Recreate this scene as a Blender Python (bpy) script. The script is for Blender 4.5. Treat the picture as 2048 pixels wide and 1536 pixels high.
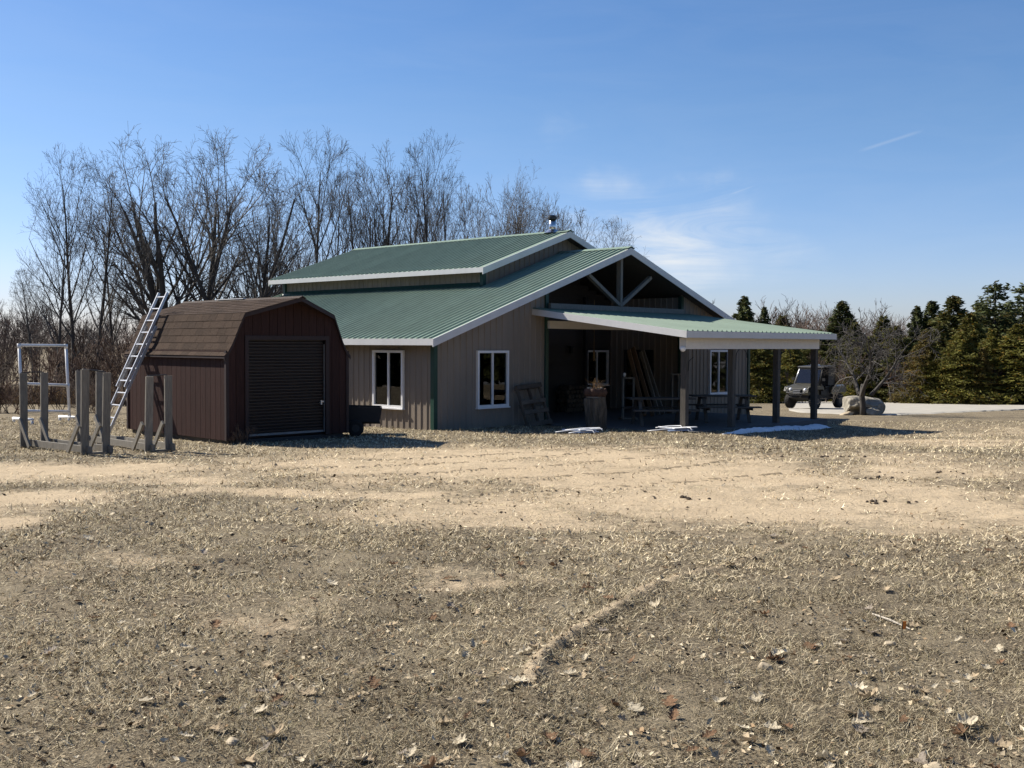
import bpy, math, random
import numpy as np
from mathutils import Matrix, Vector
R = math.radians
for o in list(bpy.data.objects): bpy.data.objects.remove(o, do_unlink=True)
SC = bpy.context.scene
COL = SC.collection

# ------------------------------------------------------------------ camera
cam = bpy.data.cameras.new('camera'); camo = bpy.data.objects.new('camera', cam); COL.objects.link(camo)
cam.sensor_width = 36.0; cam.lens = 2181.84/2048*36.0
cam.clip_start = 0.1; cam.clip_end = 5000
camo.matrix_world = Matrix.Translation((0, 0, 1.6)) @ Matrix.Rotation(math.pi/2-0.0363, 4, 'X') @ Matrix.Rotation(0.004, 4, 'Z')
SC.camera = camo

# ------------------------------------------------------------------ sun, sky, exposure
LIGHT = Vector((0.983, -0.481, -1.0)).normalized()          # direction the sunlight travels
SUN_EL = math.asin(-LIGHT.z)
SUN_AZ = math.atan2(-LIGHT.x, -LIGHT.y)                     # clockwise from +Y
sl = bpy.data.lights.new('sun', 'SUN'); sl.energy = 5.0; sl.angle = R(0.53); sl.color = (1.0, 0.93, 0.82)
slo = bpy.data.objects.new('sun', sl); COL.objects.link(slo)
slo.rotation_euler = LIGHT.to_track_quat('-Z', 'Y').to_euler(); slo.location = (-30, 15, 40)
W = bpy.data.worlds.new('World'); SC.world = W; W.use_nodes = True
nt = W.node_tree; nt.nodes.clear()
def wn(t, **k):
    n = nt.nodes.new(t)
    for a, b in k.items(): setattr(n, a, b)
    return n
sky = wn('ShaderNodeTexSky', sky_type='NISHITA', sun_disc=False)
sky.sun_elevation = SUN_EL; sky.sun_rotation = SUN_AZ
sky.altitude = 200; sky.air_density = 1.0; sky.dust_density = 0.5; sky.ozone_density = 3.0
bg = wn('ShaderNodeBackground'); bg.inputs[1].default_value = 0.056
out = wn('ShaderNodeOutputWorld')
tc = wn('ShaderNodeTexCoord')
# thin cirrus: stretched noise on the sky sphere, thickest in a bank low ahead to the right
mp = wn('ShaderNodeMapping'); mp.inputs['Rotation'].default_value = (0.0, R(-22), R(8)); mp.inputs['Scale'].default_value = (3.2, 3.0, 19.0)
nz = wn('ShaderNodeTexNoise'); nz.inputs['Scale'].default_value = 1.7; nz.inputs['Detail'].default_value = 8; nz.inputs['Roughness'].default_value = 0.62; nz.inputs['Distortion'].default_value = 0.9
cr = wn('ShaderNodeMapRange'); cr.inputs[1].default_value = 0.40; cr.inputs[2].default_value = 0.82
nt.links.new(tc.outputs['Generated'], mp.inputs[0]); nt.links.new(mp.outputs[0], nz.inputs[0]); nt.links.new(nz.outputs[0], cr.inputs[0])
def bank(d, w0, w1):
    dv = Vector(d).normalized()
    dt = wn('ShaderNodeVectorMath', operation='DOT_PRODUCT'); dt.inputs[1].default_value = dv
    mr = wn('ShaderNodeMapRange', interpolation_type='SMOOTHSTEP'); mr.inputs[1].default_value = math.cos(R(w1)); mr.inputs[2].default_value = math.cos(R(w0))
    nt.links.new(tc.outputs['Generated'], dt.inputs[0]); nt.links.new(dt.outputs['Value'], mr.inputs[0]); return mr.outputs[0]
def wisp(d, r):
    dv = Vector(d).normalized()
    wz = wn('ShaderNodeTexNoise'); wz.inputs['Scale'].default_value = 9.0; wz.inputs['Detail'].default_value = 5; nt.links.new(tc.outputs['Generated'], wz.inputs[0])
    w1 = wn('ShaderNodeVectorMath', operation='SUBTRACT'); w1.inputs[1].default_value = (.5, .5, .5); nt.links.new(wz.outputs['Color'], w1.inputs[0])
    w2 = wn('ShaderNodeVectorMath', operation='SCALE'); w2.inputs['Scale'].default_value = .16; nt.links.new(w1.outputs[0], w2.inputs[0])
    w3 = wn('ShaderNodeVectorMath', operation='ADD'); nt.links.new(tc.outputs['Generated'], w3.inputs[0]); nt.links.new(w2.outputs[0], w3.inputs[1])
    w4 = wn('ShaderNodeVectorMath', operation='SUBTRACT'); w4.inputs[1].default_value = dv; nt.links.new(w3.outputs[0], w4.inputs[0])
    rt = wn('ShaderNodeVectorRotate', rotation_type='Y_AXIS'); rt.inputs['Angle'].default_value = R(-16); nt.links.new(w4.outputs[0], rt.inputs[0])
    w5 = wn('ShaderNodeVectorMath', operation='MULTIPLY'); w5.inputs[1].default_value = (1/r[0], 1/.5, 1/r[1]); nt.links.new(rt.outputs[0], w5.inputs[0])
    ln = wn('ShaderNodeVectorMath', operation='LENGTH'); nt.links.new(w5.outputs[0], ln.inputs[0])
    mr = wn('ShaderNodeMapRange', interpolation_type='SMOOTHSTEP'); mr.inputs[1].default_value = 1.0; mr.inputs[2].default_value = .05; nt.links.new(ln.outputs['Value'], mr.inputs[0]); return mr.outputs[0]
b1 = wisp((0.150, 1.0, 0.098), (.125, .058))
b2 = wisp((0.06, 1.0, 0.20), (.055, .02))
mx = wn('ShaderNodeMath', operation='MULTIPLY_ADD'); mx.inputs[1].default_value = 0.12
nt.links.new(b2, mx.inputs[0]); nt.links.new(b1, mx.inputs[2])
ad = wn('ShaderNodeMath', operation='ADD'); ad.inputs[1].default_value = 0.03; nt.links.new(mx.outputs[0], ad.inputs[0])
ml = wn('ShaderNodeMath', operation='MULTIPLY'); nt.links.new(ad.outputs[0], ml.inputs[0]); nt.links.new(cr.outputs[0], ml.inputs[1])
m2 = wn('ShaderNodeMath', operation='MULTIPLY', use_clamp=True); m2.inputs[1].default_value = 1.45; nt.links.new(ml.outputs[0], m2.inputs[0])
def trail(a, b, wd, k):
    a, b = Vector(a).normalized(), Vector(b).normalized(); n_ = a.cross(b).normalized(); c_ = (a+b).normalized()
    d1 = wn('ShaderNodeVectorMath', operation='DOT_PRODUCT'); d1.inputs[1].default_value = n_; nt.links.new(tc.outputs['Generated'], d1.inputs[0])
    ab = wn('ShaderNodeMath', operation='ABSOLUTE'); nt.links.new(d1.outputs['Value'], ab.inputs[0])
    m_ = wn('ShaderNodeMapRange', interpolation_type='SMOOTHSTEP'); m_.inputs[1].default_value = wd; m_.inputs[2].default_value = 0; m_.inputs[3].default_value = 0; m_.inputs[4].default_value = k; nt.links.new(ab.outputs[0], m_.inputs[0])
    q_ = wn('ShaderNodeMath', operation='MULTIPLY'); h_ = math.degrees(a.angle(b))/2; nt.links.new(m_.outputs[0], q_.inputs[0]); nt.links.new(bank(c_, h_*.35, h_), q_.inputs[1]); return q_.outputs[0]
t1 = trail((.312, 1, .176), (.376, 1, .197), .0022, .13); t2 = trail((.197, 1, .137), (.222, 1, .146), .0009, .10)
s1 = wn('ShaderNodeMath', operation='ADD'); nt.links.new(t1, s1.inputs[0]); nt.links.new(t2, s1.inputs[1])
s2 = wn('ShaderNodeMath', operation='ADD', use_clamp=True); nt.links.new(s1.outputs[0], s2.inputs[0]); nt.links.new(m2.outputs[0], s2.inputs[1]); m2 = s2
mixc = wn('ShaderNodeMix', data_type='RGBA'); mixc.inputs['B'].default_value = (8.2, 8.6, 9.0, 1)
hs = wn('ShaderNodeHueSaturation'); hs.inputs['Saturation'].default_value = 1.22; nt.links.new(sky.outputs[0], hs.inputs['Color'])
tn = wn('ShaderNodeMix', data_type='RGBA', blend_type='MULTIPLY'); tn.inputs['Factor'].default_value = 1.0; tn.inputs['B'].default_value = (1.10, 1.08, 1.27, 1); nt.links.new(hs.outputs[0], tn.inputs['A'])
sx_ = wn('ShaderNodeSeparateXYZ'); nt.links.new(tc.outputs['Generated'], sx_.inputs[0])
ev = wn('ShaderNodeMapRange', interpolation_type='SMOOTHSTEP'); ev.inputs[1].default_value = 0.0; ev.inputs[2].default_value = 0.22; nt.links.new(sx_.outputs['Z'], ev.inputs[0])
tt_ = wn('ShaderNodeMix', data_type='RGBA'); tt_.inputs['A'].default_value = (1.04, 1.06, 1.46, 1); tt_.inputs['B'].default_value = (1.25, 1.18, 1.27, 1); nt.links.new(ev.outputs[0], tt_.inputs['Factor']); nt.links.new(tt_.outputs['Result'], tn.inputs['B'])
nt.links.new(m2.outputs[0], mixc.inputs['Factor']); nt.links.new(tn.outputs['Result'], mixc.inputs['A'])
nt.links.new(mixc.outputs['Result'], bg.inputs[0]); nt.links.new(bg.outputs[0], out.inputs[0])
SC.view_settings.view_transform = 'Standard'; SC.view_settings.look = 'None'
SC.view_settings.exposure = 0.86; SC.view_settings.gamma = 1.0; SC.view_settings.use_curve_mapping = False

# ------------------------------------------------------------------ materials
def mat(name, col, rough=0.8, var=0.15, scale=8.0, bump=0.0, bscale=60.0, metal=0.0, spec=0.4, col2=None, stretch=None, attr=None, rnd=0.0, coord='Object'):
    m = bpy.data.materials.new(name); m.use_nodes = True; t = m.node_tree; b = t.nodes['Principled BSDF']
    b.inputs['Roughness'].default_value = rough; b.inputs['Metallic'].default_value = metal; b.inputs['Specular IOR Level'].default_value = spec
    tcn = t.nodes.new('ShaderNodeTexCoord'); src = tcn.outputs[coord]
    if stretch:
        mpn = t.nodes.new('ShaderNodeMapping'); mpn.inputs['Scale'].default_value = stretch; t.links.new(src, mpn.inputs[0]); src = mpn.outputs[0]
    n = t.nodes.new('ShaderNodeTexNoise'); n.inputs['Scale'].default_value = scale; n.inputs['Detail'].default_value = 6; n.inputs['Roughness'].default_value = 0.65
    t.links.new(src, n.inputs[0])
    c2 = col2 or tuple(max(0, c*(1-var*1.6)) for c in col)
    r = t.nodes.new('ShaderNodeMapRange'); r.inputs[1].default_value = 0.3; r.inputs[2].default_value = 0.7; t.links.new(n.outputs[0], r.inputs[0])
    mix = t.nodes.new('ShaderNodeMix'); mix.data_type = 'RGBA'
    mix.inputs['A'].default_value = (*col, 1); mix.inputs['B'].default_value = (*c2, 1)
    t.links.new(r.outputs[0], mix.inputs['Factor']); cur = mix.outputs['Result']
    if attr:
        a = t.nodes.new('ShaderNodeAttribute'); a.attribute_name = attr
        mm = t.nodes.new('ShaderNodeMix'); mm.data_type = 'RGBA'; mm.blend_type = 'MULTIPLY'; mm.inputs['Factor'].default_value = 1
        t.links.new(cur, mm.inputs['A']); t.links.new(a.outputs['Color'], mm.inputs['B']); cur = mm.outputs['Result']
    if rnd > 0:
        oi = t.nodes.new('ShaderNodeObjectInfo'); rr = t.nodes.new('ShaderNodeMapRange'); rr.inputs[3].default_value = 1-rnd; rr.inputs[4].default_value = 1+rnd
        t.links.new(oi.outputs['Random'], rr.inputs[0])
        vm = t.nodes.new('ShaderNodeVectorMath'); vm.operation = 'SCALE'; t.links.new(cur, vm.inputs[0]); t.links.new(rr.outputs[0], vm.inputs['Scale']); cur = vm.outputs[0]
    t.links.new(cur, b.inputs['Base Color'])
    if bump > 0:
        n2 = t.nodes.new('ShaderNodeTexNoise'); n2.inputs['Scale'].default_value = bscale; n2.inputs['Detail'].default_value = 4
        t.links.new(src, n2.inputs[0]); bp = t.nodes.new('ShaderNodeBump'); bp.inputs['Strength'].default_value = bump; bp.inputs['Distance'].default_value = 0.02
        t.links.new(n2.outputs[0], bp.inputs['Height']); t.links.new(bp.outputs[0], b.inputs['Normal'])
    return m
M = {}
M['siding'] = mat('taupe_siding', (0.262, 0.220, 0.178), 0.5, 0.14, 1.5, 0.05, 30, stretch=(1, 1, .25), rnd=.045, spec=.25)
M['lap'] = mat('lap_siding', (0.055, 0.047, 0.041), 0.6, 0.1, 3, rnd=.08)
M['trim'] = mat('white_trim', (0.64, 0.635, 0.62), 0.45, 0.07, 2.5, stretch=(1, 1, .4))
M['green'] = mat('dark_green_trim', (0.018, 0.060, 0.045), 0.4, 0.1)
M['roof'] = mat('green_roof_metal', (0.192, 0.262, 0.204), 0.62, 0.16, 1.2, 0.03, 20, spec=0.2, rnd=.06)
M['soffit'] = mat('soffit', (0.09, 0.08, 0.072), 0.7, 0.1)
M['white'] = mat('white_vinyl', (0.80, 0.80, 0.80), 0.35, 0.04)
M['beam'] = mat('beam_wrap', (0.80, 0.755, 0.69), 0.5, 0.06)
M['steel'] = mat('stainless_flue', (0.62, 0.62, 0.62), 0.22, 0.06, 6, metal=1.0)
M['dark'] = mat('dark_metal', (0.03, 0.03, 0.032), 0.5, 0.2)
M['black'] = mat('black_plastic', (0.010, 0.010, 0.011), 0.6, 0.2)
M['rubber'] = mat('tyre_rubber', (0.022, 0.021, 0.020), 0.85, 0.3, 20)
M['lumber'] = mat('weathered_lumber', (0.25, 0.228, 0.19), 0.85, 0.3, 6, 0.25, 40, stretch=(6, 6, .8), rnd=.16)
M['lumberd'] = mat('old_treated_post', (0.105, 0.093, 0.078), 0.85, 0.3, 6, 0.25, 40, stretch=(5, 5, .7), rnd=.15)
M['plank'] = mat('raw_plank', (0.20, 0.125, 0.07), 0.8, 0.25, 6, 0.1, 40, stretch=(6, 6, .6), rnd=.2)
M['pallet'] = mat('pallet_wood', (0.15, 0.12, 0.092), 0.85, 0.3, 5, 0.2, 40, rnd=.2)
M['tablew'] = mat('table_wood', (0.10, 0.088, 0.075), 0.8, 0.25, 5, 0.1, 40, rnd=.2)
M['shed'] = mat('brown_shed_siding', (0.048, 0.0245, 0.021), 0.7, 0.22, 5, 0.15, 50, stretch=(6, 6, .5), rnd=.10, spec=.12)
M['shedtrim'] = mat('shed_trim', (0.030, 0.017, 0.016), 0.65, 0.15)
M['shingle'] = mat('brown_shingle', (0.064, 0.043, 0.031), 0.92, 0.28, 30, 0.5, 220, rnd=.20, spec=.1)
M['shingled'] = mat('brown_shingle_plain', (0.060, 0.041, 0.030), 0.92, 0.3, 12, 0.5, 200)
M['rollup'] = mat('brown_rollup_door', (0.022, 0.015, 0.013), 0.42, 0.12, 3)
M['alu'] = mat('aluminium', (0.62, 0.63, 0.64), 0.38, 0.08, 8, metal=0.75)
M['dull'] = mat('dull_galvanised', (0.26, 0.26, 0.26), 0.5, 0.15, 8, metal=0.4)
M['pvc'] = mat('white_pvc', (0.72, 0.73, 0.74), 0.4, 0.08, 5)
M['concrete'] = mat('concrete', (0.12, 0.118, 0.115), 0.85, 0.15, 3, 0.2, 60)
M['bark'] = mat('grey_bark', (0.085, 0.077, 0.068), 0.9, 0.35, 3, 0.5, 14, stretch=(1, 1, .3), rnd=.15)
M['twig'] = mat('twigs', (0.098, 0.089, 0.080), 0.85, 0.25, 1.0, rnd=.18)
M['brush'] = mat('brush_twigs', (0.125, 0.096, 0.080), 0.9, 0.35, 0.25, coord='Object', attr='Col')
M['needle'] = mat('conifer_needles', (0.088, 0.096, 0.038), 0.75, 0.35, 1.2, attr='Col', spec=.2, rnd=.14)
M['stump'] = mat('stump_bark', (0.13, 0.108, 0.082), 0.9, 0.45, 9, 1.0, 18, stretch=(1, 1, .35))
M['cutwood'] = mat('cut_wood', (0.42, 0.32, 0.21), 0.8, 0.2, 10)
M['logend'] = mat('old_log_end', (0.16, 0.12, 0.08), 0.85, 0.3, 10)
M['planter'] = mat('log_planter', (0.10, 0.05, 0.03), 0.85, 0.4, 10, 0.5, 30)
M['straw'] = mat('dry_stems', (0.38, 0.24, 0.11), 0.8, 0.3, 20)
M['rock'] = mat('pale_boulder', (0.40, 0.37, 0.30), 0.9, 0.3, 3.5, 1.0, 7, col2=(0.15, 0.138, 0.112))
M['stone'] = mat('cream_stone', (0.42, 0.345, 0.235), 0.8, 0.15, 20, 0.2, 40)
M['gravel'] = mat('pale_gravel', (0.38, 0.355, 0.30), 0.95, 0.16, 1.2, 0.8, 14)
M['snow'] = mat('old_snow', (0.84, 0.86, 0.90), 0.75, 0.08, 6, 0.5, 20)
M['bluepanel'] = mat('pale_blue_panel', (0.30, 0.40, 0.60), 0.5, 0.2, 5)
M['orange'] = mat('orange_flag', (0.75, 0.22, 0.03), 0.6, 0.1)
M['camo'] = mat('camo_paint', (0.052, 0.047, 0.030), 0.45, 0.5, 5, col2=(0.022, 0.021, 0.014))
M['lamp'] = mat('headlight_lens', (0.75, 0.77, 0.80), 0.12, 0.05, spec=0.8)
M['curtain'] = mat('lace_curtain', (0.46, 0.46, 0.45), 0.9, 0.3, 60)
M['clod'] = mat('dark_soil_clod', (0.085, 0.062, 0.042), 0.95, 0.3, 20, 0.5, 40)
M['crumb'] = mat('sandy_crumb', (0.24, 0.175, 0.105), 0.95, 0.3, 20, 0.5, 40)
M['reed'] = mat('golden_reeds', (0.42, 0.30, 0.15), 0.85, 0.3, 3)
M['stick'] = mat('bleached_stick', (0.50, 0.45, 0.37), 0.8, 0.2, 30)
LEAFM = [mat('dry_leaf_%s' % n, c, 0.85, 0.25, 40, 0.2, 80, rnd=.15, spec=.08) for n, c in
         (('tan', (0.48, 0.38, 0.25)), ('pale', (0.62, 0.54, 0.395)), ('brown', (0.22, 0.135, 0.08)), ('grey', (0.34, 0.29, 0.235)))]
def translucent(m, k):
    t = m.node_tree; b = t.nodes['Principled BSDF']; o = t.nodes['Material Output']; tr = t.nodes.new('ShaderNodeBsdfTranslucent'); mx_ = t.nodes.new('ShaderNodeMixShader'); mx_.inputs[0].default_value = k
    src = b.inputs['Base Color'].links[0].from_socket; t.links.new(src, tr.inputs[0]); t.links.new(b.outputs[0], mx_.inputs[1]); t.links.new(tr.outputs[0], mx_.inputs[2]); t.links.new(mx_.outputs[0], o.inputs[0])
for m_ in LEAFM: translucent(m_, .12)
translucent(M['needle'], .25)
def glass_mat(name, tint, refl=1.0):
    m = bpy.data.materials.new(name); m.use_nodes = True; t = m.node_tree; t.nodes.clear()
    o = t.nodes.new('ShaderNodeOutputMaterial'); mx = t.nodes.new('ShaderNodeMixShader')
    tr = t.nodes.new('ShaderNodeBsdfTransparent'); tr.inputs[0].default_value = (*tint, 1)
    gl = t.nodes.new('ShaderNodeBsdfGlossy'); gl.inputs['Roughness'].default_value = 0.015
    fr = t.nodes.new('ShaderNodeFresnel'); fr.inputs[0].default_value = 1.5
    mu = t.nodes.new('ShaderNodeMath'); mu.operation = 'MULTIPLY'; mu.inputs[1].default_value = refl; mu.use_clamp = True
    t.links.new(fr.outputs[0], mu.inputs[0]); t.links.new(mu.outputs[0], mx.inputs[0]); t.links.new(tr.outputs[0], mx.inputs[1]); t.links.new(gl.outputs[0], mx.inputs[2]); t.links.new(mx.outputs[0], o.inputs[0])
    return m
M['glass'] = glass_mat('window_glass', (0.55, 0.57, 0.56), 1.3)
M['screen'] = glass_mat('windshield', (0.25, 0.27, 0.28), 1.6)

# ground material: bare sand / brown thatchy soil, told apart by the vertex attribute "sand"
def ground_mat():
    m = bpy.data.materials.new('field_ground'); m.use_nodes = True; t = m.node_tree; b = t.nodes['Principled BSDF']
    b.inputs['Roughness'].default_value = 0.95; b.inputs['Specular IOR Level'].default_value = 0.15
    tcn = t.nodes.new('ShaderNodeTexCoord')
    def noise(s, d=6, rg=.65):
        n = t.nodes.new('ShaderNodeTexNoise'); n.inputs['Scale'].default_value = s; n.inputs['Detail'].default_value = d; n.inputs['Roughness'].default_value = rg
        t.links.new(tcn.outputs['Object'], n.inputs[0]); return n.outputs[0]
    def rng(x, a, b_, c=0., d=1.):
        r = t.nodes.new('ShaderNodeMapRange'); r.inputs[1].default_value = a; r.inputs[2].default_value = b_; r.inputs[3].default_value = c; r.inputs[4].default_value = d
        t.links.new(x, r.inputs[0]); return r.outputs[0]
    def mixn(f, a, b_):
        x = t.nodes.new('ShaderNodeMix'); x.data_type = 'RGBA'
        for s, v in (('A', a), ('B', b_)):
            if isinstance(v, tuple): x.inputs[s].default_value = (*v, 1)
            else: t.links.new(v, x.inputs[s])
        t.links.new(f, x.inputs['Factor']); return x.outputs['Result']
    def math2(op, a, b_):
        x = t.nodes.new('ShaderNodeMath'); x.operation = op
        for i, v in enumerate((a, b_)):
            if isinstance(v, (int, float)): x.inputs[i].default_value = v
            else: t.links.new(v, x.inputs[i])
        return x.outputs[0]
    at = t.nodes.new('ShaderNodeAttribute'); at.attribute_name = 'sand'
    soil = mixn(rng(noise(9.), .3, .7), (0.052, 0.041, 0.027), (0.150, 0.120, 0.078))
    soil = mixn(rng(noise(70., 3), .42, .68), soil, (0.33, 0.27, 0.178))
    soil = mixn(rng(noise(38., 4), .54, .68), soil, (0.055, 0.044, 0.031))
    soil = mixn(rng(noise(1.1, 5, .7), .46, .70, 0., .75), soil, (0.30, 0.25, 0.165))
    sandc = mixn(rng(noise(1.3), .3, .7), (0.54, 0.430, 0.285), (0.46, 0.36, 0.235))
    sandc = mixn(rng(noise(26., 5), .52, .75), sandc, (0.25, 0.195, 0.13))
    sandc = mixn(rng(noise(7., 6, .75), .58, .72), sandc, (0.20, 0.16, 0.107))
    f = rng(math2('ADD', at.outputs['Fac'], math2('ADD', math2('MULTIPLY', math2('SUBTRACT', noise(11., 9, .8), .5), 1.7), math2('MULTIPLY', math2('SUBTRACT', noise(1.7, 5, .7), .5), .9))), .28, .80)
    t.links.new(mixn(f, soil, sandc), b.inputs['Base Color'])
    h = math2('ADD', math2('MULTIPLY', noise(22., 6, .7), 1.0), math2('MULTIPLY', noise(90., 4), .35))
    bp = t.nodes.new('ShaderNodeBump'); bp.inputs['Strength'].default_value = 0.85; bp.inputs['Distance'].default_value = 0.045
    t.links.new(h, bp.inputs['Height']); t.links.new(bp.outputs[0], b.inputs['Normal'])
    return m
M['ground'] = ground_mat()

# ------------------------------------------------------------------ mesh helpers
class MB:
    def __init__(s): s.v = []; s.f = []
    def add(s, vs, fs):
        k = len(s.v); s.v += [tuple(p) for p in vs]; s.f += [tuple(i+k for i in f) for f in fs]; return s
    def box(s, c, d, rot=None):
        x, y, z = d[0]/2, d[1]/2, d[2]/2
        vs = [Vector((i*x, j*y, k*z)) for i in (-1, 1) for j in (-1, 1) for k in (-1, 1)]
        if rot is not None: vs = [rot @ p for p in vs]
        c = Vector(c)
        return s.add([c+p for p in vs], [(0, 1, 3, 2), (4, 6, 7, 5), (0, 4, 5, 1), (2, 3, 7, 6), (0, 2, 6, 4), (1, 5, 7, 3)])
    def beam(s, p, q, w, h, up=(0, 0, 1)):
        p, q = Vector(p), Vector(q); d = (q-p); L = d.length; d.normalize(); u = Vector(up)
        x = d.cross(u)
        if x.length < 1e-4: x = d.cross(Vector((1, 0, 0)))
        x.normalize(); z = x.cross(d)
        rot = Matrix((x, d, z)).transposed()
        return s.box((p+q)/2, (w, L, h), rot)
    def prism(s, pts, off):
        n = len(pts); off = Vector(off); a = [Vector(p) for p in pts]
        return s.add(a+[p+off for p in a], [tuple(range(n))[::-1], tuple(range(n, 2*n))]+[(i, (i+1) % n, n+(i+1) % n, n+i) for i in range(n)])
    def tube(s, pts, rad, n=8, cap=True):
        pts = [Vector(p) for p in pts]; m = len(pts)
        if not isinstance(rad, (list, tuple)): rad = [rad]*m
        vs = []; prev = None
        for i, p in enumerate(pts):
            d = (pts[min(i+1, m-1)]-pts[max(i-1, 0)]).normalized()
            if prev is None:
                a = d.orthogonal().normalized()
            else:
                a = prev-d*prev.dot(d); a.normalize()
            prev = a; b = d.cross(a)
            vs += [p+(a*math.cos(2*math.pi*k/n)+b*math.sin(2*math.pi*k/n))*rad[i] for k in range(n)]
        fs = [(i*n+k, i*n+(k+1) % n, (i+1)*n+(k+1) % n, (i+1)*n+k) for i in range(m-1) for k in range(n)]
        if cap: fs += [tuple(range(n))[::-1], tuple(range((m-1)*n, m*n))]
        return s.add(vs, fs)
    def build(s, name, m, parent=None, smooth=False):
        me = bpy.data.meshes.new(name); me.from_pydata([tuple(p) for p in s.v], [], s.f); me.update()
        if smooth: me.polygons.foreach_set('use_smooth', [True]*len(me.polygons))
        me.materials.append(M[m] if isinstance(m, str) else m)
        o = bpy.data.objects.new(name, me); COL.objects.link(o); o.parent = parent; return o
def tag(o, label, cat, group=None):
    o['label'] = label; o['category'] = cat
    if group: o['group'] = group
    return o
def thing(name, label, cat, loc=(0, 0, 0), rz=0, group=None):
    o = bpy.data.objects.new(name, None); COL.objects.link(o); o.location = loc; o.rotation_euler = (0, 0, rz); o.empty_display_size = .2
    return tag(o, label, cat, group)
def from_np(name, v, f, m, parent=None, cols=None, smooth=False):
    """v (N,3) array, f (M,k) array of equal-size faces"""
    me = bpy.data.meshes.new(name); k = f.shape[1]
    me.vertices.add(len(v)); me.vertices.foreach_set('co', np.ascontiguousarray(v, np.float32).ravel())
    me.loops.add(f.size); me.loops.foreach_set('vertex_index', np.ascontiguousarray(f, np.int32).ravel())
    me.polygons.add(len(f)); me.polygons.foreach_set('loop_start', np.arange(0, f.size, k, dtype=np.int32)); me.polygons.foreach_set('loop_total', np.full(len(f), k, np.int32))
    if cols is not None:
        a = me.color_attributes.new('Col', 'FLOAT_COLOR', 'POINT'); c4 = np.ones((len(v), 4), np.float32); c4[:, :3] = cols; a.data.foreach_set('color', c4.ravel())
    me.update(calc_edges=True)
    if smooth: me.polygons.foreach_set('use_smooth', np.ones(len(f), bool))
    me.materials.append(M[m] if isinstance(m, str) else m)
    o = bpy.data.objects.new(name, me); COL.objects.link(o); o.parent = parent; return o
def copy_tree(o, parent=None):
    c = o.copy(); COL.objects.link(c); c.parent = parent
    for ch in list(o.children): copy_tree(ch, c)
    return c

# ------------------------------------------------------------------ terrain
def _h(ix, iy, s):
    n = (ix.astype(np.int64)*374761393+iy.astype(np.int64)*668265263+s*974711) & 0x7fffffff
    n = ((n ^ (n >> 13))*1274126177) & 0x7fffffff
    return ((n ^ (n >> 16)) & 0xffff)/65535.0
def vn(x, y, s=0):
    x = np.asarray(x, float); y = np.asarray(y, float)
    ix, iy = np.floor(x), np.floor(y); fx, fy = x-ix, y-iy; fx = fx*fx*(3-2*fx); fy = fy*fy*(3-2*fy)
    a, b, c, d = _h(ix, iy, s), _h(ix+1, iy, s), _h(ix, iy+1, s), _h(ix+1, iy+1, s)
    return (a*(1-fx)+b*fx)*(1-fy)+(c*(1-fx)+d*fx)*fy
def fbm(x, y, s=0, o=4):
    r = 0; a = .5; t = 0
    for i in range(o): r = r+a*vn(np.asarray(x)*2**i, np.asarray(y)*2**i, s+i); t += a; a *= .5
    return r/t
YAW = 0.7426; SU, CU = math.sin(YAW), math.cos(YAW)
HC = (-1.9885, 27.775, -0.6072)
def H(u, v, w=0): return (HC[0]+u*SU-v*CU, HC[1]+u*CU+v*SU, HC[2]+w)
def local(x, y):
    X, Y = x-HC[0], y-HC[1]; return X*SU+Y*CU, -X*CU+Y*SU
BERM = np.array([(0.13, 5.10), (0.09, 5.42), (0.11, 5.72), (0.22, 6.13), (0.39, 6.55), (0.69, 7.17), (1.06, 8.01), (1.39, 8.4), (1.83, 8.84), (2.54, 9.87)])
def seg_dist(x, y, P):
    best = np.full(np.shape(x), 1e9); side = np.zeros(np.shape(x)); tt = np.zeros(np.shape(x))
    for i in range(len(P)-1):
        a, b = P[i], P[i+1]; d = b-a; L2 = d@d
        t = np.clip(((x-a[0])*d[0]+(y-a[1])*d[1])/L2, 0, 1)
        qx, qy = x-a[0]-t*d[0], y-a[1]-t*d[1]; q = np.hypot(qx, qy)
        m = q < best; best = np.where(m, q, best); tt = np.where(m, (i+t)/(len(P)-1), tt)
    return best, tt
def gz(x, y):
    x = np.asarray(x, float); y = np.asarray(y, float)
    b = np.where(y < 30, -.0217*y, -.651-.036*(np.minimum(y, 75)-30))
    for (u, v, dz, r) in ((12.4, -8.2, -.17, 3.6), (4.6, -8.2, -.09, 2.6), (8.5, -8.3, -.10, 3.0)):
        px, py, _ = H(u, v); b = b+dz*np.exp(-((x-px)**2+(y-py)**2)/r**2)
    b = b+.10*np.exp(-((x+13.2)**2+(y-32.4)**2)/1.2**2)*0+.05*np.exp(-((x-13.7)**2+(y-50)**2)/9)
    am = np.clip(y/14, .25, 1)*np.where(y > 36, .5, 1)
    b = b+am*.07*(fbm(x*.35+7, y*.35, 3)-.5)+.028*(fbm(x*1.6, y*1.6, 9)-.5)+.034*(fbm(x*6, y*6, 21, 3)-.5)*(y < 40)
    d, t = seg_dist(x, y, BERM)
    w = .060*(1+1.3*(fbm(x*6, y*6, 5)-.5)); b = b+.052*np.clip(t*14, 0, 1)*np.clip(1.15-t*.6, .45, 1)*np.exp(-(d/w)**2)*(.15+1.6*fbm(x*11, y*11, 14, 3))
    return b
def g1(x, y): return float(gz(np.array([x]), np.array([y]))[0])
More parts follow.
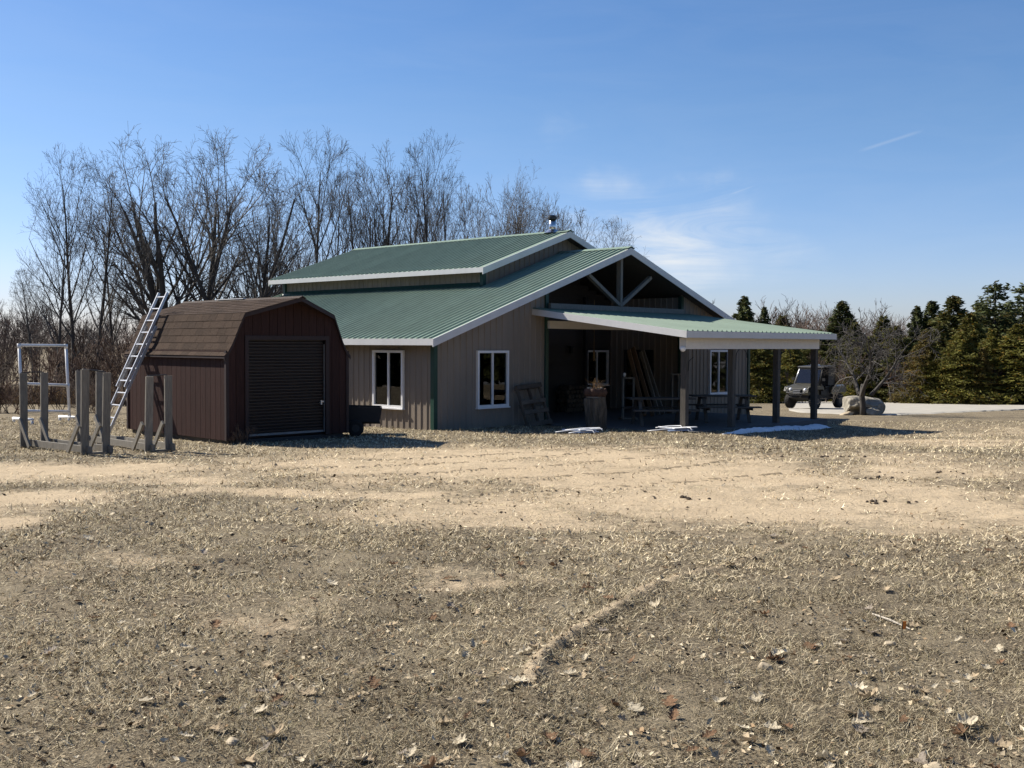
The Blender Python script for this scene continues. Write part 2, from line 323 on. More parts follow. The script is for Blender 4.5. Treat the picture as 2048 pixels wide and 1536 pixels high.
SAND = [(-6.58,16.38,1.94,1.56,1.0), (-5.64,12.98,0.89,0.78,1.0), (-5.01,11.28,0.46,0.44,0.9), (-5.45,15.32,2.10,0.68,0.8), (-0.20,18.41,3.67,3.22,1.0), (1.74,16.72,2.72,3.81,1.0), (3.09,14.07,2.96,2.66,1.0), (4.29,12.82,1.80,2.20,1.0), (7.01,17.80,1.67,2.81,0.7), (-1.94,13.90,1.92,0.45,1.0), (0.45,12.70,2.06,1.71,0.8), (1.42,11.10,1.55,0.57,0.8), (-1.47,7.20,0.43,0.53,0.6), (-3.24,8.96,0.49,0.47,0.5), (1.02,9.69,0.54,0.49,0.5), (-3.39,18.26,2.51,1.45,0.6), (4.00,11.17,1.30,0.54,0.9), (-0.09,8.37,0.58,0.24,0.5), (-3.69,8.30,0.38,0.60,0.5), (9.99,24.81,2.94,2.14,0.7), (3.40,19.62,1.83,2.25,0.8),
        (-11, 15.5, 3.0, 1.6, .9), (9.5, 13.0, 3.5, 2.0, .9), (-8.2, 12.6, 1.5, .8, .9), (16, 30, 4.5, 4, .55)]
def sandmask(x, y):
    x = np.asarray(x, float); y = np.asarray(y, float); s = np.zeros(np.shape(x))
    wx = x+1.6*(fbm(x*.5, y*.5, 31)-.5)+.5*(fbm(x*2.2, y*2.2, 33)-.5); wy = y+1.6*(fbm(x*.5+50, y*.5, 41)-.5)+.5*(fbm(x*2.2+9, y*2.2, 43)-.5)
    for cx, cy, rx, ry, a in SAND:
        q = np.sqrt(((wx-cx)/rx)**2+((wy-cy)/ry)**2); s = np.maximum(s, a*np.clip(1.42-q*.72, 0, 1))
    n = fbm(x*.9, y*.9, 61); s = s*np.clip(.55+.9*(n-.2), 0, 1)
    s = s+.30*np.clip(fbm(x*.7+3, y*.7, 71)-.52, 0, 1)*2
    d, t = seg_dist(x, y, BERM); s = np.maximum(s, .72*np.exp(-(d/.052)**2)*np.clip(1.3-t*.6, .5, 1)*(.6+.8*fbm(x*5, y*5, 88))*np.clip(t*9, 0, 1))
    return np.clip(s, 0, 1)
def make_ground():
    ys = [-300, -120, -60, -30, -15, -8, -4, -1, 1, 2.2]
    y = 3.0
    while y < 95: ys.append(y); y *= 1.0078 if y < 34 else 1.012
    ys += [110, 140, 200, 320, 600, 1200, 2600]
    t = np.linspace(-1, 1, 501); t = np.sign(t)*np.abs(t)**1.25*1.0
    Y, T = np.meshgrid(np.array(ys), t, indexing='ij')
    X = T*(np.abs(Y)*.85+6)
    Z = gz(X, Y); Z[Y > 100] = -2.27
    nr, nc = Y.shape
    i = np.arange(nr-1)[:, None]*nc+np.arange(nc-1)[None]
    F = np.stack([i, i+1, i+nc+1, i+nc], -1).reshape(-1, 4)
    o = from_np('ground', np.stack([X, Y, Z], -1).reshape(-1, 3), F, 'ground', smooth=True)
    s = sandmask(X, Y)*np.where(Y > 34, .6, 1)
    a = o.data.attributes.new('sand', 'FLOAT', 'POINT'); a.data.foreach_set('value', s.ravel().astype(np.float32))
    o['kind'] = 'structure'
make_ground()

# gravel drive beyond the porch, sandy yard in front of it
def make_drive():
    far = [(18.8, 75.5), (20.1, 76), (25.6, 74.5), (29.0, 68.6), (33.5, 63), (46, 56)]
    near = [(12.1, 47.6), (12.0, 45.4), (12.9, 43.6), (14.2, 41.6), (16.4, 43.2), (20.4, 48.1), (25.2, 53.6), (40, 49)]
    def res(P, n):
        P = np.array(P, float); L = np.r_[0, np.cumsum(np.hypot(*np.diff(P, axis=0).T))]; s = np.linspace(0, L[-1], n)
        return np.stack([np.interp(s, L, P[:, 0]), np.interp(s, L, P[:, 1])], 1)
    n, k = 90, 40; A, B = res(far, n), res(near, n)
    wob = (fbm(np.arange(n)*.25, np.zeros(n), 3)-.5)*.9; B = B+np.stack([0*wob, wob], 1)
    t = np.linspace(0, 1, k)[None, :, None]; P = B[:, None]*(1-t)+A[:, None]*t
    X, Y = P[..., 0], P[..., 1]; Z = gz(X, Y)+.045
    Z[:, 0] -= .10; Z[:, -1] -= .1
    i = np.arange(n-1)[:, None]*k+np.arange(k-1)[None]
    F = np.stack([i, i+k, i+k+1, i+1], -1).reshape(-1, 4)[:, ::-1]
    o = from_np('gravel_drive', np.stack([X, Y, Z], -1).reshape(-1, 3), F, 'gravel', smooth=True); o['kind'] = 'structure'
make_drive()

# ------------------------------------------------------------------ the pole barn
BW, BL = 15.486, 12.12
HE, PIT, OE, ORR = 2.344, 0.342, 0.4465, 0.4448
SLT = math.atan(PIT)
barn = thing('pole_barn', 'long taupe metal-sided pole barn with green ribbed roof, raised clerestory and open porch', 'barn', HC, math.pi/2-YAW)
def hr(u): return HE+PIT*(min(u, BW-u)+OE)              # top of the lower roof
def sheet(name, P, U, N, x0, x1, zb, zt, pw, m, parent):
    """one ribbed steel sheet standing on a wall line"""
    xs = [(x0, 0)]
    k = math.floor(x0/pw*4)-1
    while k*pw/4 < x1+.1:
        c = k*pw/4+.03
        if c-.028 > x0 and c+.028 < x1: xs += [(c-.028, 0), (c-.014, .021), (c+.014, .021), (c+.028, 0)]
        k += 1
    xs.append((x1, 0)); n = len(xs); vs = []
    for f in (zb, zt):
        for x, dd in xs: vs.append((P[0]+U[0]*x+N[0]*dd, P[1]+U[1]*x+N[1]*dd, f(x)))
    fs = [(i, i+1, n+i+1, n+i) for i in range(n-1)]
    b = len(vs)
    for x in (x0, x1):
        for f in (zb, zt): vs.append((P[0]+U[0]*x-N[0]*.03, P[1]+U[1]*x-N[1]*.03, f(x)))
    fs += [(b, b+1, b+3, b+2), (0, n, b+1, b), (n-1, b+2, b+3, 2*n-1), (n, 2*n-1, b+3, b+1)]
    return MB().add(vs, fs).build(name, m, parent)
def wall(P, U, N, L, zb, zt, ops=(), m='siding', parent=barn, pw=.914, cuts=()):
    ed = sorted(set([0, L]+[i*pw for i in range(1, int(L/pw)+1) if L-i*pw > .12]+[e for o in ops for e in o[:2]]+list(cuts)))
    for a, b in zip(ed[:-1], ed[1:]):
        mid = (a+b)/2; hit = [o for o in ops if o[0] < mid < o[1]]
        if hit:
            o = hit[0]
            if o[2] > -.5: sheet('wall_panel', P, U, N, a, b, zb, lambda x, o=o: o[2], pw, m, parent)
            if o[3] < 50: sheet('wall_panel', P, U, N, a, b, lambda x, o=o: o[3], zt, pw, m, parent)
        else: sheet('wall_panel', P, U, N, a, b, zb, zt, pw, m, parent)
WZ0, WZ1 = .52, 2.04
def window(P, U, N, x0, x1, z0, z1, parent=barn, curtain=False, label=None):
    def pt(x, d, z): return Vector((P[0]+U[0]*x+N[0]*d, P[1]+U[1]*x+N[1]*d, z))
    up = (N[0], N[1], 0)
    w = .065
    f = MB()
    for z in (z0+w/2, z1-w/2): f.beam(pt(x0, .02, z), pt(x1, .02, z), .10, w)
    for x in (x0+w/2, x1-w/2): f.beam(pt(x, .02, z0+w), pt(x, .02, z1-w), w, .10, up)
    win = f.build('window', 'white', parent)
    xm = (x0+x1)/2
    MB().beam(pt(xm, .015, z0+w), pt(xm, .015, z1-w), .045, .06, up).build('mullion', 'white', win)
    MB().beam(pt(x0-.02, .05, z0-.018), pt(x1+.02, .05, z0-.018), .10, .034).build('sill', 'white', win)
    for a, b, d in ((x0+w, xm-.022, .0), (xm+.022, x1-w, .012)):
        MB().beam(pt(a, d, (z0+z1)/2), pt(b, d, (z0+z1)/2), .006, z1-z0-2*w).build('pane', 'glass', win)
    if curtain:
        c = MB(); n = 24
        a, b = min(x0+w, xm), max(x0+w, xm)
        if curtain == 2: a, b = xm, x1-w
        xs = [a+(b-a)*i/n for i in range(n+1)]
        vs = [pt(x, -.06-.012*math.sin(i*2.1), z) for z in (z0+.03, z1-.03) for i, x in enumerate(xs)]
        vs += [pt(x, -.064-.012*math.sin(i*2.1), z) for z in (z0+.03, z1-.03) for i, x in enumerate(xs)]
        q = 2*(n+1)
        c.add(vs, [(i, i+1, n+2+i, n+1+i) for i in range(n)]+[(q+i, q+n+1+i, q+n+2+i, q+i+1) for i in range(n)]).build('curtain', 'curtain', win)
    return win
ZB = -0.6
# long left wall (faces -u): runs along +v
PL = ((0, 0), (0, 1), (-1, 0))
wall(*PL, BL, lambda x: ZB, lambda x: HE+.02, [(1.12, 2.34, WZ0, WZ1), (7.0, 8.2, WZ0, WZ1)])
window(*PL, 1.12, 2.34, WZ0, WZ1, curtain=2)
window(*PL, 7.0, 8.2, WZ0, WZ1)
# gable wall (faces -v): runs along +u; a deep recess in the middle
U0, U1R, RD = 4.37, 11.163, 2.9
PG = ((0, 0), (1, 0), (0, -1))
zt = lambda x: hr(x)-.12
wall(*PG, U0, lambda x: ZB, zt, [(1.53, 2.75, WZ0, WZ1)])
window(*PG, 1.53, 2.75, WZ0, WZ1)
PGR = ((U1R, 0), (1, 0), (0, -1))
wall(*PGR, BW-U1R, lambda x: ZB, lambda x: hr(U1R+x)-.12, [(12.866-U1R, 14.086-U1R, WZ0, WZ1)])
window(*PGR, 12.866-U1R, 14.086-U1R, WZ0, WZ1, curtain=1)
# right and rear walls
wall((BW, 0), (0, 1), (1, 0), BL, lambda x: ZB, lambda x: HE+.02)
wall((BW, BL), (-1, 0), (0, 1), BW, lambda x: ZB, lambda x: hr(x)-.12, cuts=(BW/2,))
# recess: side walls of ribbed steel, back wall of lap boards with window and glazed door
wall((U0, 0), (0, 1), (1, 0), RD, lambda x: -.05, lambda x: hr(U0)-.2)
wall((U1R, RD), (0, -1), (-1, 0), RD, lambda x: -.05, lambda x: hr(U1R)-.2, [(.62, 1.82, .02, 2.04)])
bops = [(9.75, 10.95, .82, 2.02)]
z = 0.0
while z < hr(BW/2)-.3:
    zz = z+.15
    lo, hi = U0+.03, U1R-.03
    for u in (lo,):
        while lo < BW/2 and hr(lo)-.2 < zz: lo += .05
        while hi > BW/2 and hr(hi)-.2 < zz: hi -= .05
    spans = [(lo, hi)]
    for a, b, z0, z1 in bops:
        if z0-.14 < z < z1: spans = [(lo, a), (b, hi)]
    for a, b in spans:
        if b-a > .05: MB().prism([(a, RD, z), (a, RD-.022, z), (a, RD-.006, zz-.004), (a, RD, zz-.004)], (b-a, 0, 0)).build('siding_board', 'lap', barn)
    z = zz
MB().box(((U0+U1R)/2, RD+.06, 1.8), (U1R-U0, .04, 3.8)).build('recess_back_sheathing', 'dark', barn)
window((U0, RD-.02), (1, 0), (0, -1), 9.75-U0, 10.95-U0, .82, 2.02)
# glazed door in the right side of the recess
def pd(x, d, z): return Vector((U1R-d, RD-x, z))
fd = MB()
for zz in (.06, 2.0): fd.beam(pd(.62, .02, zz), pd(1.82, .02, zz), .08, .08)
for xx in (.66, 1.22, 1.78): fd.beam(pd(xx, .02, .10), pd(xx, .02, 1.96), .08, .08, (1, 0, 0))
door = fd.build('patio_door', 'dark', barn)
for a, b in ((.70, 1.18), (1.26, 1.74)): MB().beam(pd(a, .012, 1.03), pd(b, .012, 1.03), .006, 1.85).build('pane', 'glass', door)
MB().beam(pd(1.30, .075, .95), pd(1.30, .075, 1.15), .02, .03, (1, 0, 0)).build('door_handle', 'steel', door)
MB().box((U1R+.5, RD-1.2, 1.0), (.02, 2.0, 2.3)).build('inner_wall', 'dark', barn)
# wall lantern on the recess back wall
lt = MB().beam((8.8, RD-.02, 2.15), (8.8, RD-.14, 2.15), .03, .03).box((8.8, RD-.16, 2.02), (.11, .11, .20)).box((8.8, RD-.16, 2.135), (.15, .15, .03)).build('wall_lantern', 'black', barn)
# a timber post standing in the recess
MB().box((9.45, RD-.25, 1.9), (.13, .13, 3.8)).build('recess_post', 'dark', barn)
# corner and opening trims
def vtrim(u, v, z0, z1, su, sv, m='green'): MB().box((u+su*.05, v+sv*.05, (z0+z1)/2), (.13, .13, z1-z0)).build('corner_trim', m, barn)
vtrim(0, 0, ZB, HE-.02, .3, .3); vtrim(BW, 0, ZB, HE-.02, -.3, .3); vtrim(0, BL, ZB, HE-.02, .3, -.3); vtrim(BW, BL, ZB, HE-.02, -.3, -.3)
vtrim(U0, 0, -.1, hr(U0)-.16, -.3, .3); vtrim(U1R, 0, -.1, hr(U1R)-.16, .3, .3)

def roof_sheet_mesh(name, w, L, m='roof'):
    pw = .914; xs = [(0, 0)]
    for k in range(5):
        c = .06+k*pw/4
        if c+.04 < w: xs += [(c-.038, 0), (c-.016, .034), (c+.016, .034), (c+.038, 0)]
    xs.append((w, 0)); n = len(xs)
    vs = [(x, y, d) for y in (0, L) for x, d in xs]+[(x, y, -.018) for y in (0, L) for x in (0, w)]
    fs = [(i, i+1, n+i+1, n+i) for i in range(n-1)]; b = 2*n
    fs += [(b, b+2, b+3, b+1), tuple([b]+[b+1]+list(range(n))[::-1]), tuple([b+3, b+2]+list(range(n, 2*n))), (0, n, b+2, b), (n-1, b+1, b+3, 2*n-1)]
    me = bpy.data.meshes.new(name); me.from_pydata(vs, [], fs); me.update(); me.materials.append(M[m]); return me
def roof_slope(origin, X, Yd, Z, width, L, parent):
    """lay ribbed sheets side by side from origin along X"""
    full = roof_sheet_mesh('roof_panel', .914, L); x = 0
    while x < width-.02:
        w = min(.914, width-x)
        me = full if w > .913 else roof_sheet_mesh('roof_panel', w, L)
        o = bpy.data.objects.new('roof_panel', me); COL.objects.link(o); o.parent = parent
        mtx = Matrix((X, Yd, Z)).transposed().to_4x4(); mtx.translation = Vector(origin)+Vector(X)*x
        o.matrix_local = mtx; x += .914
C_, S_ = math.cos(SLT), math.sin(SLT)
LV0, LV1 = -ORR, BL+.42
half = (BW/2+OE)/C_
roof_slope((-OE, LV1, HE), (0, -1, 0), (C_, 0, S_), (-S_, 0, C_), LV1-LV0, half, barn)
roof_slope((BW+OE, LV0, HE), (0, 1, 0), (-C_, 0, S_), (S_, 0, C_), LV1-LV0, half, barn)
HRID = HE+PIT*(BW/2+OE)
# decks (undersides), one board per slope
for sgn in (0, 1):
    fx = (lambda u: u) if sgn == 0 else (lambda u: BW-u)
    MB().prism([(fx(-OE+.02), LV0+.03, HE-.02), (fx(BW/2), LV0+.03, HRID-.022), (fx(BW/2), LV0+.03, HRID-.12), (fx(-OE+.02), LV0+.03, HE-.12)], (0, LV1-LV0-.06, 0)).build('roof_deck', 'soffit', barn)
def fascia(p, q, h, t=.03, m='trim'): return MB().beam(p, q, t, h).build('fascia_board', m, barn)
def rake(p, q, h, v):       # board with vertical height h in the plane v
    return MB().prism([(p[0], v, p[1]), (q[0], v, q[1]), (q[0], v, q[1]-h), (p[0], v, p[1]-h)], (0, .03, 0)).build('fascia_board', 'trim', barn)
fascia((-OE-.017, LV0-.02, HE-.085), (-OE-.017, LV1, HE-.085), .165)
fascia((BW+OE+.017, LV0-.02, HE-.085), (BW+OE+.017, LV1, HE-.085), .165)
for v in (LV0-.033, LV1+.003):
    rake((-OE-.033, HE-.008), (BW/2, HRID-.002), .20, v); rake((BW+OE+.033, HE-.008), (BW/2, HRID-.002), .20, v)
def ridge_cap(v0, v1, zr):
    MB().prism([(BW/2-.17, v0, zr-.025), (BW/2, v0, zr+.040), (BW/2+.17, v0, zr-.025), (BW/2+.17, v0, zr-.04), (BW/2, v0, zr+.02), (BW/2-.17, v0, zr-.04)], (0, v1-v0, 0)).build('ridge_cap', 'roof', barn)
ridge_cap(LV0-.04, LV1+.04, HRID+.01)
# clerestory
CE, CZ, CU1 = 3.789, 4.453, 4.2
UV0, UV1 = 1.9425, 12.545
half2 = (BW/2-CE)/C_; CR = CZ+PIT*(BW/2-CE)
roof_slope((CE, UV1, CZ), (0, -1, 0), (C_, 0, S_), (-S_, 0, C_), UV1-UV0, half2, barn)
roof_slope((BW-CE, UV0, CZ), (0, 1, 0), (-C_, 0, S_), (S_, 0, C_), UV1-UV0, half2, barn)
for sgn in (0, 1):
    fx = (lambda u: u) if sgn == 0 else (lambda u: BW-u)
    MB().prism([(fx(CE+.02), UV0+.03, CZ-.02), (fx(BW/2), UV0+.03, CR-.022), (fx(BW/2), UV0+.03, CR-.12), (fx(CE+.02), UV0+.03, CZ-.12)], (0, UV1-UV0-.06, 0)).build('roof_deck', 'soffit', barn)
fascia((CE-.017, UV0-.02, CZ-.075), (CE-.017, UV1, CZ-.075), .145); fascia((BW-CE+.017, UV0-.02, CZ-.075), (BW-CE+.017, UV1, CZ-.075), .145)
for v in (UV0-.033, UV1+.003):
    rake((CE-.033, CZ-.008), (BW/2, CR-.002), .20, v); rake((BW-CE+.033, CZ-.008), (BW/2, CR-.002), .20, v)
ridge_cap(UV0-.04, UV1+.04, CR+.01)
cz = lambda u: CZ+PIT*(min(u, BW-u)-CE)
CV0, CV1 = UV0+.40, UV1-.40
wall((CU1, CV0), (0, 1), (-1, 0), CV1-CV0, lambda x: hr(CU1)-.1, lambda x: cz(CU1)-.11)
wall((BW-CU1, CV0), (0, 1), (1, 0), CV1-CV0, lambda x: hr(CU1)-.1, lambda x: cz(CU1)-.11)
wall((CU1, CV0), (1, 0), (0, -1), BW-2*CU1, lambda x: hr(CU1+x)-.1, lambda x: cz(CU1+x)-.11, cuts=(BW/2-CU1,))
wall((BW-CU1, CV1), (-1, 0), (0, 1), BW-2*CU1, lambda x: hr(CU1+x)-.1, lambda x: cz(CU1+x)-.11, cuts=(BW/2-CU1,))
MB().box((CU1-.01, CV0-.01, (hr(CU1)+cz(CU1))/2-.1), (.13, .13, cz(CU1)-hr(CU1)+.05)).build('corner_trim', 'green', barn)
MB().box((CU1-.01, CV1+.01, (hr(CU1)+cz(CU1))/2-.1), (.13, .13, cz(CU1)-hr(CU1)+.05)).build('corner_trim', 'green', barn)
MB().prism([(CU1-.10, CV0-.08, hr(CU1-.1)+.03), (CU1-.02, CV0-.08, hr(CU1-.02)+.12), (CU1-.02, CV0-.08, hr(CU1-.02))], (0, CV1-CV0+.16, 0)).build('flashing', 'green', barn)
# stove flue on the upper ridge
fu, fv = BW/2-.06, 2.62
fl = MB().tube([(fu, fv, CR-.05), (fu, fv, CR+.42)], .115, 20).build('stove_flue', 'steel', barn, True)
MB().tube([(fu, fv, CR+.42), (fu, fv, CR+.44), (fu, fv, CR+.50), (fu, fv, CR+.52)], [.15, .155, .155, .12], 20).build('flue_cap', 'dark', fl)
MB().tube([(fu, fv, CR+.54), (fu, fv, CR+.56)], [.14, .06], 20).build('rain_cap', 'steel', fl)
MB().tube([(fu, fv, CR+.42), (fu, fv, CR+.55)], .09, 12).build('flue_neck', 'dark', fl)
MB().tube([(fu, fv, CR-.02), (fu, fv, CR+.08), (fu, fv, CR+.10)], [.27, .15, .12], 20).build('storm_collar', 'steel', fl)
# gable truss over the recess
MB().beam((U0, -.12, 3.30), (U1R, -.12, 3.30), .09, .15).build('tie_beam', 'lumber', barn)
MB().beam((7.63, -.13, 3.375), (7.63, -.13, HRID-.14), .11, .16, (0, 1, 0)).build('king_post', 'lumber', barn)
MB().beam((7.56, -.13, 3.43), (6.08, -.13, 4.26), .10, .13, (0, 1, 0)).build('truss_brace', 'lumber', barn)
MB().beam((7.70, -.13, 3.43), (9.22, -.13, 4.33), .10, .13, (0, 1, 0)).build('truss_brace', 'lumber', barn)
# porch roof
PU0, PU1, PD, PH1, PH0 = 3.7545, 11.8217, 5.113, 3.211, 2.563
pq = math.atan2(PH1-PH0, PD); cq, sq = math.cos(pq), math.sin(pq); pl = PD/cq
roof_slope((PU0, -PD, PH0), (1, 0, 0), (0, cq, sq), (0, -sq, cq), PU1-PU0, pl, barn)
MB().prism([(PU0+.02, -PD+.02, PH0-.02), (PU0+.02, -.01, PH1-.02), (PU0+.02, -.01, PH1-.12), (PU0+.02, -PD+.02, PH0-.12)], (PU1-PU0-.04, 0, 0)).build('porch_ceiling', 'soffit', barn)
for u in (PU0-.033, PU1+.003):
    MB().prism([(u, -PD-.03, PH0-.005), (u, -.02, PH1-.005), (u, -.02, PH1-.175), (u, -PD-.03, PH0-.175)], (.03, 0, 0)).build('fascia_board', 'trim', barn)
MB().box(((PU0+PU1)/2, -PD-.017, PH0-.088), (PU1-PU0, .03, .165)).build('fascia_board', 'trim', barn)
MB().box(((4.18+11.36)/2, -4.73, 2.25), (11.36-4.18, .20, .285)).build('porch_beam', 'beam', barn)
MB().box(((U0+U1R)/2, -.07, 2.77), (U1R-U0, .10, .22)).build('header_beam', 'beam', barn)
POSTS = (4.281, 6.543, 8.977, 11.258)
for u in POSTS:
    p = MB().box((u, -4.73, .80), (.155, .155, 2.6)).build('porch_post', 'lumberd', barn)
# two plant hooks on the posts, and an iron bracket
for u in (POSTS[1], POSTS[2]):
    pts = [(u+.09, -4.80, 1.55), (u+.10, -4.80, 1.9)]+[(u+.10+.28*(1-math.cos(a)), -4.80, 1.9+.22*math.sin(a)) for a in np.linspace(.2, 3.3, 12)]
    MB().tube(pts, .010, 6).build('plant_hook', 'black', barn)
MB().tube([(4.281+.02, -4.83, 1.55), (4.281+.02, -4.84, 1.80), (4.281+.12, -4.90, 1.90)], .010, 6).build('plant_hook', 'black', barn)
# flood lamp at the beam end, downspout by the shed
MB().tube([(4.10, -4.80, 2.16), (4.02, -4.84, 2.13), (3.96, -4.88, 2.11), (3.93, -4.90, 2.10)], [.03, .05, .075, .05], 12).build('flood_lamp', 'white', barn, True)
MB().tube([(-.06, 3.55, ZB), (-.06, 3.55, HE-.18)], .032, 8).build('downspout', 'white', barn)
# rope with a float hanging from the porch ceiling
hr_ = MB().tube([(7.7, .9, 3.6), (7.7, .9, 2.05)], .008, 5).build('hanging_cord', 'straw', barn)
MB().tube([(7.7, .9, 2.06), (7.7, .9, 2.0), (7.7, .9, 1.75), (7.7, .9, 1.70)], [.01, .03, .035, .01], 8).build('cord_weight', 'straw', hr_)
# concrete slab of the porch
slab = MB().prism([(U0+.06, RD-.05, .0), (U0+.06, -.05, .0), (4.0, -.05, 0), (4.0, -5.02, .0), (11.55, -5.02, .0), (11.55, -.05, 0), (U1R-.06, -.05, .0), (U1R-.06, RD-.05, .0)], (0, 0, -.35)).build('porch_slab', 'concrete', None)
slab.location = HC; slab.rotation_euler = (0, 0, math.pi/2-YAW); slab['kind'] = 'structure'
fl_ = MB().box((BW/2, BL/2+RD/2, -.25), (BW-.3, BL-RD-.4, .3)).build('barn_floor', 'concrete', None); fl_.location = HC; fl_.rotation_euler = slab.rotation_euler; fl_['kind'] = 'structure'

# ------------------------------------------------------------------ brown shed
SYAW = 0.779; SSU, SCU = math.sin(SYAW), math.cos(SYAW); SO = (-5.9, 22.555, -0.469)
def S(u, v, w=0): return (SO[0]+u*SSU-v*SCU, SO[1]+u*SCU+v*SSU, SO[2]+w)
SW, SL = 3.04, 4.35
shed = thing('garden_shed', 'small dark brown gambrel-roofed shed with a roll-up door and shingled roof', 'shed', SO, math.pi/2-SYAW)
PROF = [(-.09, 1.80), (.03, 1.93), (.13, 2.12), (.25, 2.41), (.38, 2.70), (SW/2, 3.055)]
def frontv(i): return (-.06, -.065, -.07, -.08, -.10, -.50)[i]
def backv(i): return SL+(.04, .04, .05, .06, .07, .16)[i]
def prof_z(u):
    u = min(u, SW-u)
    for (a, za), (b, zb) in zip(PROF[:-1], PROF[1:]):
        if a <= u <= b: return za+(zb-za)*(u-a)/(b-a)
    return PROF[0][1]
# boards
def board(P, U, N, x0, x1, zb, zt0, zt1, m='shed', t=.022):
    a = [(P[0]+U[0]*x, P[1]+U[1]*x, z) for x, z in ((x0, zb), (x1, zb), (x1, zt1), (x0, zt0))]
    return MB().prism(a, (N[0]*t, N[1]*t, 0)).build('siding_board', m, shed)
bwid = .203
def boards(P, U, N, L, zb, ztf, op=None):
    n = round(L/bwid); w = L/n
    for i in range(n):
        x0, x1 = i*w+.005, (i+1)*w-.005
        segs = [(x0, x1, zb)]
        if op:
            segs = []
            if x0 < op[0]: segs.append((x0, min(x1, op[0]), zb))
            a, b = max(x0, op[0]), min(x1, op[1])
            if b-a > .01: segs.append((a, b, op[2]))
            if x1 > op[1]: segs.append((max(x0, op[1]), x1, zb))
        for a, b, z in segs: board(P, U, N, a, b, z, ztf(a), ztf(b))
boards((0, 0), (0, 1), (-1, 0), SL, .05, lambda x: 1.92)
D0, D1, DB, DT = .50, 2.46, .10, 2.145
boards((0, 0), (1, 0), (0, -1), SW, .05, lambda x: prof_z(min(max(x, .03), SW-.03))-.04, (D0-.07, D1+.07, DT+.07))
boards((SW, 0), (0, 1), (1, 0), SL, .05, lambda x: 1.92)
boards((SW, SL), (-1, 0), (0, 1), SW, .05, lambda x: prof_z(min(max(x, .03), SW-.03))-.04)
core = [(.03, 1.86), (.13, 2.06), (.25, 2.35), (.39, 2.64), (SW/2, 2.99)]; core = [(.015, .06)]+core+[(SW-u, z) for u, z in core[::-1][1:]]+[(SW-.015, .06)]
MB().prism([(u, .12, z) for u, z in core], (0, SL-.13, 0)).build('shed_core', 'shedtrim', shed)
MB().box((SW/2, SL/2, .0), (SW-.1, SL-.1, .09)).build('floor_skid', 'dark', shed)
for u, v in ((-.012, -.012), (SW+.012, -.012), (-.012, SL+.012)): MB().box((u, v, .98), (.07, .07, 1.86)).build('corner_board', 'shedtrim', shed)
# roll-up door
for x0, x1, z0, z1 in ((D0-.09, D0, .05, DT+.09), (D1, D1+.09, .05, DT+.09), (D0, D1, DT, DT+.09)):
    MB().box(((x0+x1)/2, -.02, (z0+z1)/2), (x1-x0, .05, z1-z0)).build('door_trim', 'shedtrim', shed)
rd = MB().box(((D0+D1)/2, .075, (DB+DT)/2), (D1-D0, .02, DT-DB)).build('roll_up_door', 'rollup', shed)
ns = 29; sh = (DT-.02-DB-.06)/ns
for i in range(ns):
    z = DB+.06+i*sh
    MB().prism([(D0+.02, .066, z), (D0+.02, .040, z+sh*.25), (D0+.02, .040, z+sh*.62), (D0+.02, .066, z+sh*.92)], (D1-D0-.04, 0, 0)).build('door_slat', 'rollup', rd)
MB().box(((D0+D1)/2, .05, DB+.025), (D1-D0-.04, .04, .045)).build('bottom_bar', 'dull', rd)
MB().box((D1-.05, .03, .78), (.10, .05, .035)).box((D1-.09, .03, .76), (.03, .06, .10)).build('door_latch', 'alu', rd)
MB().box((D1-.008, .02, 1.08), (.012, .03, 1.95)).build('door_track', 'dull', shed)
# roof decks + bargeboards + shingles
def deck(i, mirror):
    (u0, z0), (u1, z1) = PROF[i], PROF[i+1]; m = (lambda u: SW-u) if mirror else (lambda u: u)
    f0, f1, b0, b1 = frontv(i)+.01, frontv(i+1)+.01, backv(i)-.01, backv(i+1)-.01
    A = [(m(u0), f0, z0-.012), (m(u1), f1, z1-.012), (m(u1), b1, z1-.012), (m(u0), b0, z0-.012)]
    return A
dk = MB()
for mi in (0, 1):
    for i in range(5): dk.prism(deck(i, mi), (0, 0, -.035))
d_ = dk.build('roof_deck', 'shedtrim', shed); d_['kind'] = 'stuff'
for mi in (0, 1):
    for fb in (0, 1):
        b = MB()
        m = (lambda u: SW-u) if mi else (lambda u: u)
        for i in range(5):
            (u0, z0), (u1, z1) = PROF[i], PROF[i+1]; g = frontv if fb == 0 else backv; o = 0 if fb == 0 else -.02
            b.prism([(m(u0), g(i)+o, z0-.004), (m(u1), g(i+1)+o, z1-.004), (m(u1), g(i+1)+o, z1-.085), (m(u0), g(i)+o, z0-.085)], (0, .02, 0))
        b.build('bargeboard', 'shedtrim', shed)
